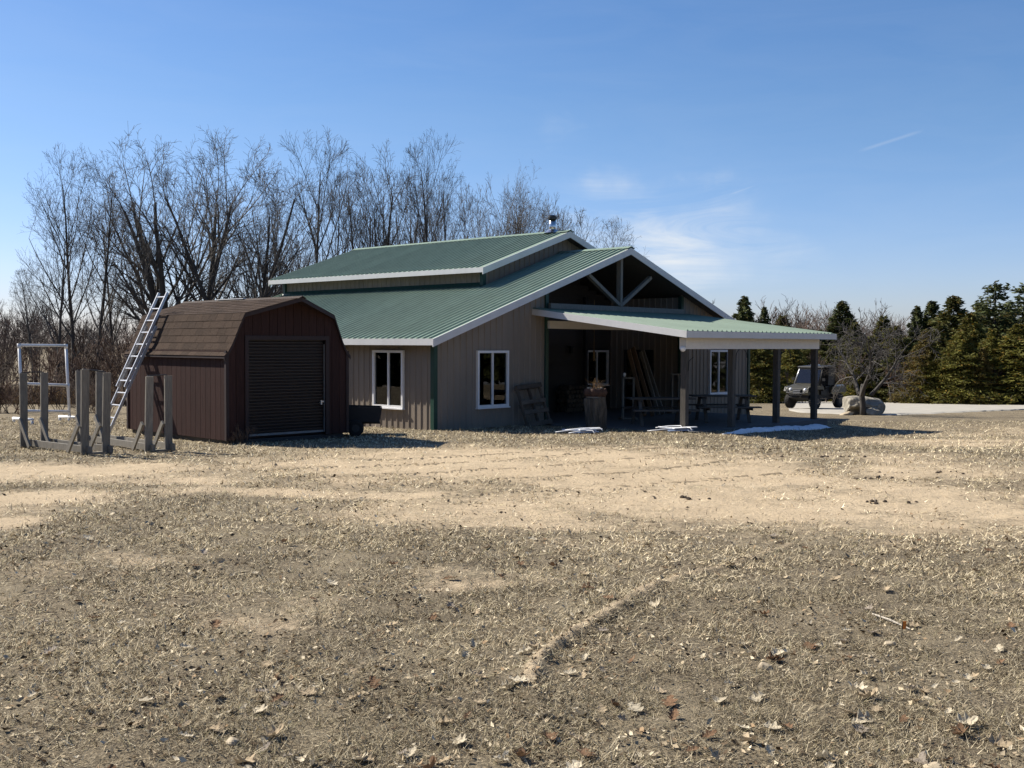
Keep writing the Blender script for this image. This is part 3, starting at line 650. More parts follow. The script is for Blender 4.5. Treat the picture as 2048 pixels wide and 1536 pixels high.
# arc-length rows of shingles, left slope piece by piece
def arc(points):
    L = [0]
    for a, b in zip(points[:-1], points[1:]): L.append(L[-1]+math.hypot(b[0]-a[0], b[1]-a[1]))
    return L
rs = random.Random(4)
def rows(sec, n, first):
    pts = [PROF[i] for i in sec]; fv = [frontv(i) for i in sec]; bv = [backv(i) for i in sec]; L = arc(pts)
    def at(s):
        s = max(0, min(s, L[-1])); 
        for k in range(len(L)-1):
            if s <= L[k+1]+1e-9:
                t = (s-L[k])/(L[k+1]-L[k]); p, q = pts[k], pts[k+1]
                return (p[0]+(q[0]-p[0])*t, p[1]+(q[1]-p[1])*t, fv[k]+(fv[k+1]-fv[k])*t, bv[k]+(bv[k+1]-bv[k])*t)
    h = L[-1]/n
    for r in range(n):
        a = at(r*h-.0); b = at((r+1)*h+.012)
        du, dz = b[0]-a[0], b[1]-a[1]; q = math.hypot(du, dz); nx, nz_ = -dz/q, du/q
        v = a[2]-.012-(r % 2)*.15; end = a[3]+.012
        while v < end-.02:
            v0 = max(v, a[2]-.012)+.003; v1 = min(v+.305, end)-.003
            if v1-v0 > .02:
                e0 = b[2]-a[2] if v0 < a[2]+.05 else 0; e1 = b[3]-a[3] if v1 > end-.05 else 0
                lf = .012+rs.uniform(0, .004)
                A = [(a[0]+nx*.002, v0, a[1]+nz_*.002), (a[0]+nx*.002, v1, a[1]+nz_*.002), (b[0]+nx*.001, v1+e1, b[1]+nz_*.001), (b[0]+nx*.001, v0+e0, b[1]+nz_*.001)]
                B = [(a[0]+nx*lf, v0, a[1]+nz_*lf), (a[0]+nx*lf, v1, a[1]+nz_*lf), (b[0]+nx*.006, v1+e1, b[1]+nz_*.006), (b[0]+nx*.006, v0+e0, b[1]+nz_*.006)]
                MB().add(A+B, [(0, 1, 2, 3), (7, 6, 5, 4), (0, 4, 5, 1), (1, 5, 6, 2), (2, 6, 7, 3), (3, 7, 4, 0)]).build('shingle', 'shingle', shed)
            v += .305
rows([0, 1, 2, 3, 4], 6, 0); rows([4, 5], 8, 1)
rg = MB()
for i in range(5):
    A = deck(i, 1); rg.prism([(p[0], p[1], p[2]+.013) for p in A], (0, 0, .008))
rg.build('right_shingle_field', 'shingled', shed)
MB().prism([(SW/2-.11, -.52, 3.03), (SW/2, -.52, 3.085), (SW/2+.11, -.52, 3.03), (SW/2, -.52, 3.06)], (0, SL+.70, 0)).build('ridge_shingle', 'shingled', shed)
# pale ridge vent strip
MB().box((SW/2-.02, 2.3, 3.085), (.10, 1.15, .02)).build('ridge_vent', 'trim', shed)

# ------------------------------------------------------------------ ladder leaning on the shed (shed coordinates)
def ladder():
    t = thing('extension_ladder', 'aluminium extension ladder leaning on the brown shed roof edge', 'ladder', SO, math.pi/2-SYAW)
    a, b = Vector((-1.02, 0, -.02)), Vector((.36, 0, 2.83)); d = (b-a).normalized(); n = Vector((-d.z, 0, d.x))
    def sec(s0, s1, off, v0, v1, nm):
        for v in (v0, v1):
            p, q = a+d*s0+n*off, a+d*s1+n*off; p.y = q.y = v
            MB().beam(p, q, .026, .060, n).build('rail', 'alu', t)
        s = s0+.15
        while s < s1-.05:
            p = a+d*s+n*off; MB().tube([(p.x, v0, p.z), (p.x, v1, p.z)], .018, 8).build('rung', 'alu', t); s += .305
    sec(0, 2.75, 0, 3.34, 3.80, 'base'); sec(1.18, 3.58, .075, 3.37, 3.77, 'fly')
    for v in (3.34, 3.80):
        p = a; MB().box((p.x, v, .0), (.10, .05, .05)).build('foot', 'black', t)
ladder()

# ------------------------------------------------------------------ lumber wood racks
def rack(A, B, dep, label, hts):
    A = Vector((*A, 0)); B = Vector((*B, 0)); L = (B-A).length; ang = math.atan2(B.y-A.y, B.x-A.x)
    t = thing('wood_rack', label, 'rack', (A.x, A.y, 0), ang, 'empty firewood racks by the shed')
    ax = Vector((math.cos(ang), math.sin(ang), 0)); ay = Vector((-ax.y, ax.x, 0))
    def gl(x, y): q = A+ax*x+ay*y; return g1(q.x, q.y)
    base = {}
    for y in (0, dep):
        z0, z1 = gl(0, y)+.10, gl(L, y)+.10
        MB().beam((-.15, y+.045, z0), (L+.15, y+.045, z1), .05, .12).build('runner', 'lumber', t)
        for x, zz, sg, lean, hh in ((0, z0, 1, -.03, hts[0]), (L, z1, -1, .02, hts[1])):
            hh += .03*math.sin(x*3+y*7); lean += .045*math.sin(x*5+y*11+A.x)
            MB().beam((x, y, zz-.12), (x+lean, y+.01, zz+hh), .145, .04, (1, 0, 0)).build('upright', 'lumber', t)
            MB().beam((x+sg*.03, y-.095, zz+.46), (x+sg*.46, y-.095, zz-.06), .09, .038, (0, 1, 0)).build('brace', 'lumber', t)
            base[(x, y)] = (x+lean, y, zz+hh)
    for x in (0, L):
        p, q = Vector(base[(x, 0)]), Vector(base[(x, dep)])
        MB().tube([p+Vector((-.06, -.03, -.03)), p+Vector((-.06, 0, .012)), q+Vector((-.06, .0, .012)), q+Vector((-.06, .04, -.03))], .011, 6).build('strap', 'dark', t)
        MB().beam((x-.0, -.06, gl(x, 0)+.03), (x-.0, dep+.12, gl(x, dep)+.03), .09, .045).build('cross_sleeper', 'lumber', t)
rack((-9.57, 21.35), (-7.72, 19.66), .40, 'weathered empty wood rack nearest the camera, left of the shed', (1.36, 1.42))
rack((-9.02, 22.75), (-6.80, 20.35), .40, 'weathered empty wood rack standing right beside the shed wall', (1.40, 1.34))

# ------------------------------------------------------------------ white PVC frame
def pvc():
    L0, R0 = Vector((-13.70, 30.5, 0)), Vector((-13.0, 32.0, 0)); zl, zr = g1(L0.x, L0.y)+.16, g1(R0.x, R0.y)+.16
    t = thing('pipe_frame', 'tall white plastic pipe frame with middle rail standing on two skids', 'frame', (0, 0, 0))
    r = .042; L0.z, R0.z = zl, zr
    tl, tr_ = L0+Vector((-.08, 0, 2.02)), R0+Vector((-.08, 0, 2.08))
    MB().tube([L0, tl], r, 10).build('upright', 'pvc', t, True); MB().tube([R0, tr_], r, 10).build('upright', 'pvc', t, True)
    for f0, f1 in ((1, 1), (.47, .44), (.09, .07)):
        MB().tube([L0.lerp(tl, f0), R0.lerp(tr_, f1)], r*.95, 10).build('rail', 'pvc', t, True)
    for p in (tl, tr_, L0.lerp(tl, .47), R0.lerp(tr_, .44)):
        MB().tube([p+Vector((0, 0, -.09)), p+Vector((0, 0, .045))], r*1.25, 10).build('elbow', 'pvc', t, True)
    for c in (L0, R0):
        d = Vector((.62, -.78, 0)); a, b = c-d*1.0, c+d*1.0; a.z = g1(a.x, a.y)+.13; b.z = g1(b.x, b.y)+.13
        MB().tube([a, b], r, 10).build('skid', 'pvc', t, True)
        for q in (a.lerp(b, .02), a.lerp(b, .48), a.lerp(b, .98)):
            MB().tube([q, (q.x, q.y, q.z-.18)], r*.9, 10).build('foot', 'pvc', t, True)
pvc()

# ------------------------------------------------------------------ dark utility cart by the shed's right side
def cart():
    x, y, _ = S(3.72, .62); z = g1(x, y)
    t = thing('utility_cart', 'black steel dump cart standing between shed and barn wall', 'cart', (x, y, z), R(8))
    def P(pts, off, n, m='black'): return MB().prism(pts, off).build(n, m, t)
    b = MB()
    for y0 in (-.42, .40): b.prism([(-.62, y0, .36), (.60, y0, .32), (.66, y0, .66), (-.66, y0, .70)], (0, .02, 0))
    b.prism([(-.62, -.40, .36), (.60, -.40, .32), (.60, -.40, .34), (-.62, -.40, .38)], (0, .80, 0))
    b.prism([(-.62, -.40, .38), (-.60, -.40, .38), (-.64, -.40, .70), (-.66, -.40, .70)], (0, .80, 0)); b.prism([(.58, -.40, .34), (.60, -.40, .34), (.66, -.40, .66), (.64, -.40, .66)], (0, .80, 0))
    b.build('tub', 'black', t)
    for yy in (-.48, .48):
        w = MB().tube([(.05, yy-.07, .19), (.05, yy-.055, .19), (.05, yy+.055, .19), (.05, yy+.07, .19)], [.15, .19, .19, .15], 20).build('wheel', 'rubber', t, False)
        MB().tube([(.05, yy-.075, .19), (.05, yy+.075, .19)], .09, 14).build('rim', 'dark', w)
    MB().tube([(.05, -.5, .19), (.05, .5, .19)], .018, 8).build('axle', 'dark', t)
    MB().beam((-.62, 0, .30), (.62, 0, .28), .08, .05).build('frame_bar', 'dark', t)
    MB().tube([(-.60, 0, .28), (-1.0, 0, .10)], .02, 8).build('tow_bar', 'dark', t)
cart()

# ------------------------------------------------------------------ pallet leaning on the gable wall
def pallet():
    x, y, z0 = H(3.52, -.50, -.02)
    t = thing('wooden_pallet', 'grey wooden pallet leaning against the barn gable wall', 'pallet', (x, y, g1(x, y)-.01), math.pi/2-YAW)
    lean = R(17); c, s = math.cos(lean), math.sin(lean)
    # local: x along wall, slope axis up = (0,s,c)
    def q(a, b, n): return Vector((a, b*s-n*c, b*c+n*s))
    sk = R(-7)
    def qs(a, b, n): return q(a*math.cos(sk)-b*math.sin(sk)*-1*.0+b*-.10, b+a*.06, n)
    for b in (.08, .42, .70, 1.14):
        MB().beam(qs(-.52, b, .06), qs(.52, b, .06), .02, .13 if b in (.08, 1.14) else .11, q(0, 1, 0)).build('deck_board', 'pallet', t)
    for a in (-.48, 0, .48): MB().beam(qs(a, .0, .0), qs(a, 1.2, .0), .04, .09, q(0, 0, 1)).build('stringer', 'pallet', t)
    for b in (.08, .62, 1.12): MB().beam(qs(-.52, b, -.055), qs(.52, b, -.055), .02, .10, q(0, 1, 0)).build('deck_board', 'pallet', t)
pallet()

# ------------------------------------------------------------------ stump with log planter
rng = np.random.default_rng(11)
def lumpy(name, m, parent, fn, n=36, k=14):
    v = [fn(i/(k-1), 2*math.pi*j/n) for i in range(k) for j in range(n)]
    f = [(i*n+j, i*n+(j+1) % n, (i+1)*n+(j+1) % n, (i+1)*n+j) for i in range(k-1) for j in range(n)]+[tuple(range(n))[::-1], tuple(range((k-1)*n, k*n))]
    return MB().add(v, f).build(name, m, parent, False)
def stump():
    x, y, _ = H(3.12, -2.80); z = g1(x, y)-.03
    t = thing('tree_stump', 'thick barky upright log stump in front of the porch recess', 'stump', (x, y, z))
    ph = rng.uniform(0, 6, 8)
    def fn(s, a):
        r = .225+.035*min(1, s*1.6)+.02*(1-s)**3*(1+math.sin(3*a+1))+.022*math.sin(5*a+ph[0]+s*2)+.014*math.sin(11*a+ph[1]-s*3)+.012*math.sin(23*a+ph[2]+6*s)
        return (r*math.cos(a)-.05*s, r*math.sin(a), s*.88+.02*math.cos(a)*s)
    lumpy('bark', 'stump', t, fn, 72, 14)
    MB().tube([(-.05, 0, .885), (-.05, 0, .90)], [.215, .21], 24).build('cut_face', 'cutwood', t)
    zt = z+.905
    p = thing('log_planter', 'reddish bark bowl planter holding stones and dry stems on the stump', 'planter', (x-.03, y, zt), R(0))
    def fp(s, a):
        r = (.20+.055*math.sin(math.pi*min(1, s*.75+.12)))*(1+.06*math.sin(4*a+1)+.03*math.sin(9*a)); return (r*1.15*math.cos(a), r*.85*math.sin(a), s*.20+.012*math.sin(6*a)*s)
    lumpy('bowl', 'planter', p, fp, 40, 8)
    for i in range(13):
        a = rng.uniform(0, 6.28); r_ = rng.uniform(.05, .20); c = Vector((r_*1.1*math.cos(a), r_*.8*math.sin(a), .215)); q = rng.uniform(.022, .04)
        m_ = MB(); m_.tube([c+Vector((0, 0, -q)), c+Vector((0, 0, -.4*q)), c+Vector((0, 0, .4*q)), c+Vector((0, 0, .8*q))], [q*.6, q*1.1, q, q*.4], 7); m_.build('pebble', 'stone', p, True)
    for i in range(34):
        a = rng.uniform(-.9, .9)+(.5 if i % 3 else 0); l = rng.uniform(.12, .42); bx = rng.uniform(-.10, .16); az = rng.uniform(-.5, .5)
        b = Vector((bx, rng.uniform(-.08, .08), .19)); d = Vector((math.sin(a), az, math.cos(a)*1.0)).normalized()
        MB().tube([b, b+d*l*.6, b+d*l+Vector((0, 0, -.12*l))], [.006, .005, .002], 4).build('dry_stem', 'straw', p)
stump()

# ------------------------------------------------------------------ flat piles of panels and tubes on the grass
def pile(u, v, label, seed, rz):
    r = random.Random(seed); x, y, _ = H(u, v); z = g1(x, y)
    t = thing('panel_pile', label, 'scrap pile', (x, y, z), rz)
    for i, (m, dx, dy, w, d, a, h) in enumerate((('bluepanel', .10, .0, .62, .42, 8, .05), ('pvc', -.05, .06, .78, .30, -6, .085), ('pvc', .22, -.05, .60, .22, 16, .115))):
        MB().box((dx, dy, h), (w, d, .022), Matrix.Rotation(R(a), 3, 'Z') @ Matrix.Rotation(R(r.uniform(-4, 4)), 3, 'Y')).build('flat_panel', m, t)
    for i in range(3):
        a = r.uniform(-.4, .4); cx, cy = r.uniform(-.25, .1), r.uniform(-.25, .15); zz = .06+.03*i; L = r.uniform(.3, .5)
        pts = [(cx-L*math.cos(a), cy-L*math.sin(a), zz-.03), (cx, cy, zz+.02), (cx+L*math.cos(a), cy+L*math.sin(a), zz+.03), (cx+L*1.1*math.cos(a), cy+L*math.sin(a)-.16, zz-.02)]
        MB().tube(pts, .014, 6).build('bent_tube', 'pvc', t, True)
pile(1.70, -3.42, 'flat pile of white and pale blue panels left of the stump', 3, R(4))
pile(3.98, -4.92-.5+.75, 'flat pile of pale blue panels and white tubes beside the corner porch post', 8, R(-6))

# ------------------------------------------------------------------ picnic tables
def picnic(u, v, rz, label, parts=True):
    x, y, z = H(u, v, .005)
    t = thing('picnic_table', label, 'table', (x, y, z), rz, 'picnic tables under the porch')
    L = 1.82
    for i in range(5): MB().box((0, -.30+i*.15, .735), (L, .138, .038)).build('top_board', 'tablew', t)
    for s in (-1, 1):
        for k in (0, 1): MB().box((0, s*(.62+k*.15), .44), (L, .138, .038)).build('bench_board', 'tablew', t)
    for x_ in (-.62, .62):
        for s in (-1, 1): MB().beam((x_, s*.24, .715), (x_, s*.60, 0), .038, .09, (1, 0, 0)).build('leg', 'tablew', t)
        MB().box((x_+.04, 0, .69), (.038, .70, .09)).build('top_cleat', 'tablew', t)
        MB().box((x_+.04, 0, .395), (.038, 1.52, .09)).build('bench_support', 'tablew', t)
picnic(5.75, -2.95, R(6), 'grey picnic table behind the first porch post')
picnic(8.35, -3.35, R(4), 'grey picnic table behind the third porch post')

# ------------------------------------------------------------------ things stored in the recess
def lean_plank(i, u, v, du, dv, Lz, w, m, label):
    t = tag(MB().beam(Vector(H(u, v, .02)), Vector(H(u+du, v+dv, Lz)), w, .035, (SU, CU, 0)).build('leaning_plank', m), label, 'plank', 'planks leaning in the porch recess')
lean_plank(0, 8.35, -.6, .35, .9, 2.05, .13, 'plank', 'leftmost long plank leaning inside the porch recess')
lean_plank(1, 8.62, -.7, .30, 1.0, 2.12, .14, 'plank', 'orange-brown middle plank leaning inside the porch recess')
lean_plank(2, 9.15, -.55, .25, .9, 1.98, .11, 'lumber', 'grey plank third from left leaning in the porch recess')
lean_plank(3, 9.45, -.5, .05, .85, 2.05, .15, 'lumber', 'grey rightmost plank leaning in the porch recess')
def stand():
    x, y, z = H(7.0, -.95, 0.005)
    t = thing('upright_stand', 'tall pale wooden two-legged stand in front of the leaning planks', 'stand', (x, y, z), R(10))
    for a in (-.16, .16): MB().box((a, 0, .62), (.05, .09, 1.24)).build('upright', 'lumber', t)
    MB().box((0, 0, 1.22), (.37, .09, .045)).build('top_rail', 'lumber', t); MB().box((0, 0, .03), (.45, .5, .05)).build('base', 'lumber', t)
    MB().tube([(-.12, 0, 1.25), (-.12, 0, 1.29), (-.12, 0, 1.35), (-.12, 0, 1.38)], [.02, .04, .04, .015], 10).build('knob', 'white', t, True)
stand()
x, y, z = H(10.4, -.3, .005)
t = thing('corner_board_stand', 'narrow upright wooden board stand behind the first porch post', 'stand', (x, y, z), R(15))
for a in (-.1, .12): MB().box((a, 0, .62), (.05, .10, 1.24)).build('upright', 'lumber', t)
MB().box((.01, 0, 1.26), (.32, .10, .04)).build('top_rail', 'lumber', t); MB().box((.01, 0, .03), (.4, .4, .05)).build('base', 'lumber', t)
# firewood: round ends stacked against the recess back wall
fr = random.Random(2)
for row in range(6):
    for k in range(9-row % 2):
        u = 8.15+k*.17+(row % 2)*.085+fr.uniform(-.015, .015); zz = .085+row*.145; rr = fr.uniform(.062, .085)
        c0, c1 = H(u, RD-.30-fr.uniform(.22, .30), zz), H(u, RD-.16, zz)
        m_ = MB(); pts = [Vector(c0), Vector(c1)]
        lg = m_.tube(pts, rr, 9).build('firewood_log', 'stump'); tag(lg, 'round firewood log in the stack at the back of the recess', 'log', 'stacked firewood in the recess')
        MB().tube([Vector(H(u, RD-.30-.31, zz)), Vector(H(u, RD-.30-.30, zz))], rr*.9, 9).build('cut_end', 'logend', lg)

# ------------------------------------------------------------------ dwindling snow along the porch edge
def snow():
    n, k = 90, 12; V = []
    line = [H(4.4, -5.75), H(5.5, -5.75), H(7.4, -5.55), H(9.3, -5.35), H(11.6, -5.1)]
    P = np.array(line)[:, :2]; L = np.r_[0, np.cumsum(np.hypot(*np.diff(P, axis=0).T))]; s = np.linspace(0, L[-1], n)
    cx, cy = np.interp(s, L, P[:, 0]), np.interp(s, L, P[:, 1])
    t = s/L[-1]; wd = .72*(.10+.48*np.sin(np.pi*np.clip(t*.95, 0, 1))**.7*np.clip(t*1.6, .25, 1))*(.65+.8*vn(s*1.7, 0*s, 5))
    nx, ny = -CU, SU     # across = +-v
    for i in range(n):
        for j in range(k):
            q = j/(k-1)*2-1; x = cx[i]+nx*q*wd[i]*.7; y = cy[i]+ny*q*wd[i]*.7
            h = .13*max(0, 1-q*q)**.6*min(1, 6*t[i]*(1-t[i])*1.2+.15)*(.55+.9*float(fbm(x*2.3, y*2.3, 8)))
            V.append((x, y, g1(x, y)-.03+h))
    i = np.arange(n-1)[:, None]*k+np.arange(k-1)[None]
    F = np.stack([i, i+1, i+k+1, i+k], -1).reshape(-1, 4)
    o = from_np('snow_patch', np.array(V), F, 'snow', smooth=True); o['kind'] = 'stuff'; o['label'] = 'thin ridge of old snow in the shade along the porch edge'
snow()

# ------------------------------------------------------------------ boulder, stones
def rockmesh(name, m, sx, sy, sz, seed, parent=None, carve=False, n=40, k=22):
    rr = np.random.default_rng(seed); d = rr.normal(size=(26, 3)); d /= np.linalg.norm(d, axis=1)[:, None]; off = rr.uniform(.78, 1.05, 26)
    V = []
    for i in range(k):
        th = math.pi*(i+.5)/k
        for j in range(n):
            ph = 2*math.pi*j/n; p = np.array([math.sin(th)*math.cos(ph), math.sin(th)*math.sin(ph), math.cos(th)])
            c = d@p; r = min(1.08, float(np.min(np.where(c > .15, off/np.maximum(c, .15), 9))))
            r *= 1+.05*(float(fbm(p[0]*3+9, p[1]*3+p[2]*2.3, seed))-.5)
            V.append((p[0]*r*sx, p[1]*r*sy, p[2]*r*sz))
    f = [(i*n+j, (i+1)*n+j, (i+1)*n+(j+1) % n, i*n+(j+1) % n) for i in range(k-1) for j in range(n)]+[tuple(range(n)), tuple(range((k-1)*n, k*n))[::-1]]
    return MB().add(V, f).build(name, m, parent, False)
bx, by = 13.78, 42.9
b = rockmesh('boulder', 'rock', .86, .62, .50, 5, n=64, k=40)
for vt in b.data.vertices:
    p = vt.co; n_ = float(fbm(p.x*4+3, p.y*4+p.z*5, 4))-.5
    p *= 1+.16*n_
    if p.y < .1 and p.z < -.02:
        k_ = max(0, min(1, (-.02-p.z)/.14))*max(0, min(1, (p.x+.62)/.10))*max(0, min(1, (.62-p.x)/.5)); p.y += .42*k_*(.5-p.y)
    if p.z > .30: p.z = .30+(p.z-.30)*.55
b.location = (bx, by, g1(bx, by)+.33); b.rotation_euler = (R(-2), R(4), R(4))
tag(b, 'large pale grey boulder behind the small bare tree', 'boulder')
b = rockmesh('prop_stone', 'rock', .36, .28, .26, 9); b.location = (bx+.20, by-.62, g1(bx, by-.6)+.06); tag(b, 'squat grey stone tucked under the boulder on its right', 'stone')
b = rockmesh('flat_stone', 'stone', .30, .20, .10, 12); b.location = (bx-.78, by-.62, g1(bx, by-.5)+.03); b.rotation_euler = (0, R(-14), R(20)); tag(b, 'flat cream stone at the boulder left foot', 'stone')
for (x, y, s, sd, lab) in ((2.20, 6.28, .036, 3, 'small white stone beside the orange marker flag'), (1.36, 5.77, .042, 6, 'cream stone lying right of the soil ridge'),
                           (-1.18, 4.57, .042, 8, 'tan wedge-shaped stone in the left foreground'), (1.70, 4.33, .045, 15, 'flat cream stone at the bottom edge of the lawn')):
    b = rockmesh('loose_stone', 'stone', s, s*.75, s*.6, sd, n=18, k=10); b.location = (x, y, g1(x, y)+s*.12); b.rotation_euler = (0, R(10), sd); tag(b, lab, 'stone')
# marker flag
t = thing('marker_flag', 'tiny orange utility marker flag stuck in the lawn', 'flag', (2.332, 6.456, g1(2.33, 6.456)))
MB().tube([(0, 0, -.02), (.005, 0, .10)], .0025, 5).build('wire', 'dark', t)
MB().prism([(.004, 0, .05), (.028, .006, .055), (.030, .004, .10), (.006, 0, .10)], (0, .002, 0)).build('flag_sheet', 'orange', t)
st = MB().tube([(2.318, 6.936, g1(2.318, 6.936)+.012), (2.37, 6.78, g1(2.37, 6.78)+.02), (2.442, 6.619, g1(2.44, 6.62)+.012)], [.006, .007, .004], 6).build('bleached_stick', 'stick')
tag(st, 'bleached thin stick lying behind the marker flag', 'stick')

# ------------------------------------------------------------------ utility vehicle
def utv():
    cx, cy = 13.95, 50.3; fwd = Vector((-.743, -.669, 0)); rz = math.atan2(fwd.y, fwd.x)
    zc = max(g1(cx+a*.9, cy+b_*.9) for a in (-1, 1) for b_ in (-1, 1))+.04
    t = thing('utility_vehicle', 'camouflage side-by-side utility vehicle with roof and windshield on the gravel', 'vehicle', (cx, cy, zc), rz)
    def ext(prof, y0, y1, n, m, par=t): return MB().prism([(x, y0, z) for x, z in prof], (0, y1-y0, 0)).build(n, m, par)
    ext([(-1.35, .38), (1.15, .38), (1.30, .50), (1.28, .62), (-1.35, .62)], -.50, .50, 'chassis', 'black')
    ext([(.45, .62), (1.32, .62), (1.40, .74), (1.34, .92), (1.10, 1.04), (.60, 1.13), (.45, 1.13)], -.56, .56, 'hood', 'camo')
    for s in (-1, 1):
        y0 = .56*s; y1 = .78*s; a, b_ = min(y0, y1), max(y0, y1)
        ext([(.42, .80), (.55, .88), (1.05, .88), (1.22, .76), (1.30, .78), (1.22, .95), (1.02, 1.0), (.52, 1.03), (.42, .95)], a+.002, b_, 'fender', 'camo')
        ext([(-1.42, .70), (-.30, .70), (-.30, .98), (-1.42, .98)], a-.10*(s > 0)+.0, b_-.02 if s > 0 else b_+.08, 'bed_side', 'camo')
        h = MB(); h.tube([(1.30, .38*s, .86), (1.37, .38*s, .86), (1.40, .38*s, .855)], [.085, .075, .05], 12).build('headlight', 'lamp', t, True)
    ext([(1.37, .62), (1.42, .62), (1.42, .86), (1.36, .90)], -.22, .22, 'grille', 'black')
    for zz in (.68, .75, .82): MB().beam((1.435, -.18, zz), (1.435, .18, zz), .02, .022).build('grille_bar', 'alu', t)
    # front guard
    g = MB()
    for s in (-1, 1): g.tube([(1.46, .20*s, .50), (1.50, .30*s, .66), (1.48, .55*s, .84), (1.40, .62*s, .98)], .022, 7)
    g.build('brush_guard', 'dark', t); g.f and None
    MB().tube([(1.50, -.50, .72), (1.53, -.2, .70), (1.53, .2, .70), (1.50, .50, .72)], .022, 7).build('guard_bar', 'dark', t)
    MB().tube([(1.46, -.58, .90), (1.50, -.3, .62), (1.50, .3, .62), (1.46, .58, .90)], .022, 7).build('guard_bar', 'dark', t)
    # cage
    for s in (-1, 1):
        MB().tube([(.62, .66*s, 1.10), (.28, .60*s, 1.80), (.15, .60*s, 1.86)], .028, 8).build('front_pillar', 'alu' if s < 0 else 'black', t, True)
        MB().tube([(-.62, .66*s, .70), (-.62, .62*s, 1.86)], .028, 8).build('rear_pillar', 'black', t, True)
        MB().tube([(.15, .60*s, 1.86), (-.62, .62*s, 1.86)], .028, 8).build('roof_rail', 'black', t, True)
    ext([(.36, 1.86), (.30, 1.91), (-.66, 1.95), (-.70, 1.88), (.30, 1.85)], -.68, .68, 'roof', 'black')
    ext([(.10, 1.95), (-.10, 1.96), (-.10, 2.00), (.10, 2.00)], -.15, .22, 'roof_light', 'alu')
    w = MB(); w.prism([(.615, -.58, 1.14), (.615, .58, 1.14), (.325, .55, 1.76), (.325, -.55, 1.76)], (.008, 0, .004)); w.build('windshield', 'screen', t)
    MB().beam((.62, -.62, 1.12), (.62, .62, 1.12), .05, .05).build('windshield_sill', 'black', t); MB().beam((.31, -.58, 1.79), (.31, .58, 1.79), .05, .05).build('windshield_header', 'black', t)
    ext([(-.60, .95), (-.56, .95), (-.58, 1.86), (-.63, 1.86)], -.64, .64, 'rear_screen', 'black')
    ext([(-.62, 1.05), (-.10, 1.05), (-.16, 1.86), (-.62, 1.86)], .63, .65, 'side_curtain', 'black')
    ext([(-.28, .62), (.42, .62), (.42, .80), (-.28, .92)], -.62, .62, 'floor_tub', 'black')
    for s in (-.33, .33):
        MB().box((-.22, s, .95), (.45, .52, .12)).build('seat', 'black', t); MB().box((-.45, s, 1.22), (.10, .50, .52)).build('seat_back', 'black', t)
    MB().tube([(.42, .34, 1.12), (.22, .34, 1.22)], .02, 6).build('steering_column', 'black', t)
    ext([(-1.44, .70), (-.66, .70), (-.66, .74), (-1.44, .74)], -.60, .60, 'bed_floor', 'black')
    ext([(-1.46, .74), (-1.42, .74), (-1.42, 1.0), (-1.46, 1.0)], -.64, .64, 'tailgate', 'camo')
    for s in (-.66, .62): MB().tube([(-.70, s, 1.03), (-1.44, s, 1.03), (-1.44, s, .9)], .02, 6).build('bed_rail', 'alu', t)
    MB().box((.50, -.80, 1.32), (.04, .14, .12)).build('mirror', 'black', t); MB().box((.50, .80, 1.32), (.04, .14, .12)).build('mirror', 'black', t)
    for x in (.95, -1.0):
        for s in (-1, 1):
            y = .64*s; r = .325
            w = MB(); prof = [(-.135, .20), (-.13, .29), (-.10, r), (.10, r), (.13, .29), (.135, .20)]
            w.tube([(x, y+a, .325) for a, _ in prof], [q for _, q in prof], 28, cap=True)
            w = w.build('wheel', 'rubber', t)
            lg = MB()
            for k in range(22):
                a = 2*math.pi*k/22; rot = Matrix.Rotation(-a, 3, 'Y')
                for q in (-1, 1): lg.box((x+math.cos(a+q*.07)*.332, y+q*.055, .325+math.sin(a+q*.07)*.332), (.022, .10, .035), rot @ Matrix.Rotation(q*.35, 3, 'X'))
            lg = lg.build('tread_lugs', 'rubber', w); lg['kind'] = 'stuff'
            MB().tube([(x, y+.125*s, .325), (x, y+.137*s, .325)], [.19, .16], 18).build('rim', 'dark', w)
utv()

# ------------------------------------------------------------------ trees
def branch_arrays(branches, sides):
    """branches: list of (pts (n,3), radii (n,)) -> verts, quads"""
    V = []; F = []; k = 0
    ca = [(math.cos(2*math.pi*i/sides), math.sin(2*math.pi*i/sides)) for i in range(sides)]
    for P, r in branches:
        n = len(P); d = np.empty_like(P); d[1:-1] = P[2:]-P[:-2]; d[0] = P[1]-P[0]; d[-1] = P[-1]-P[-2]
        d /= np.linalg.norm(d, axis=1)[:, None]+1e-9
        ref = np.array([.31, .95, .05]) if abs(d[0, 2]) > .6 else np.array([.1, .05, .99])
        a = np.cross(d, ref); a /= np.linalg.norm(a, axis=1)[:, None]+1e-9; b = np.cross(d, a)
        ring = np.stack([P+(a*c+b*s)*r[:, None] for c, s in ca], 1)
        V.append(ring.reshape(-1, 3)); i = k+np.arange(n-1)[:, None]*sides+np.arange(sides)[None]; j = k+np.arange(n-1)[:, None]*sides+(np.arange(sides)[None]+1) % sides
        F.append(np.stack([i, j, j+sides, i+sides], -1).reshape(-1, 4)); k += n*sides
    return np.concatenate(V), np.concatenate(F)
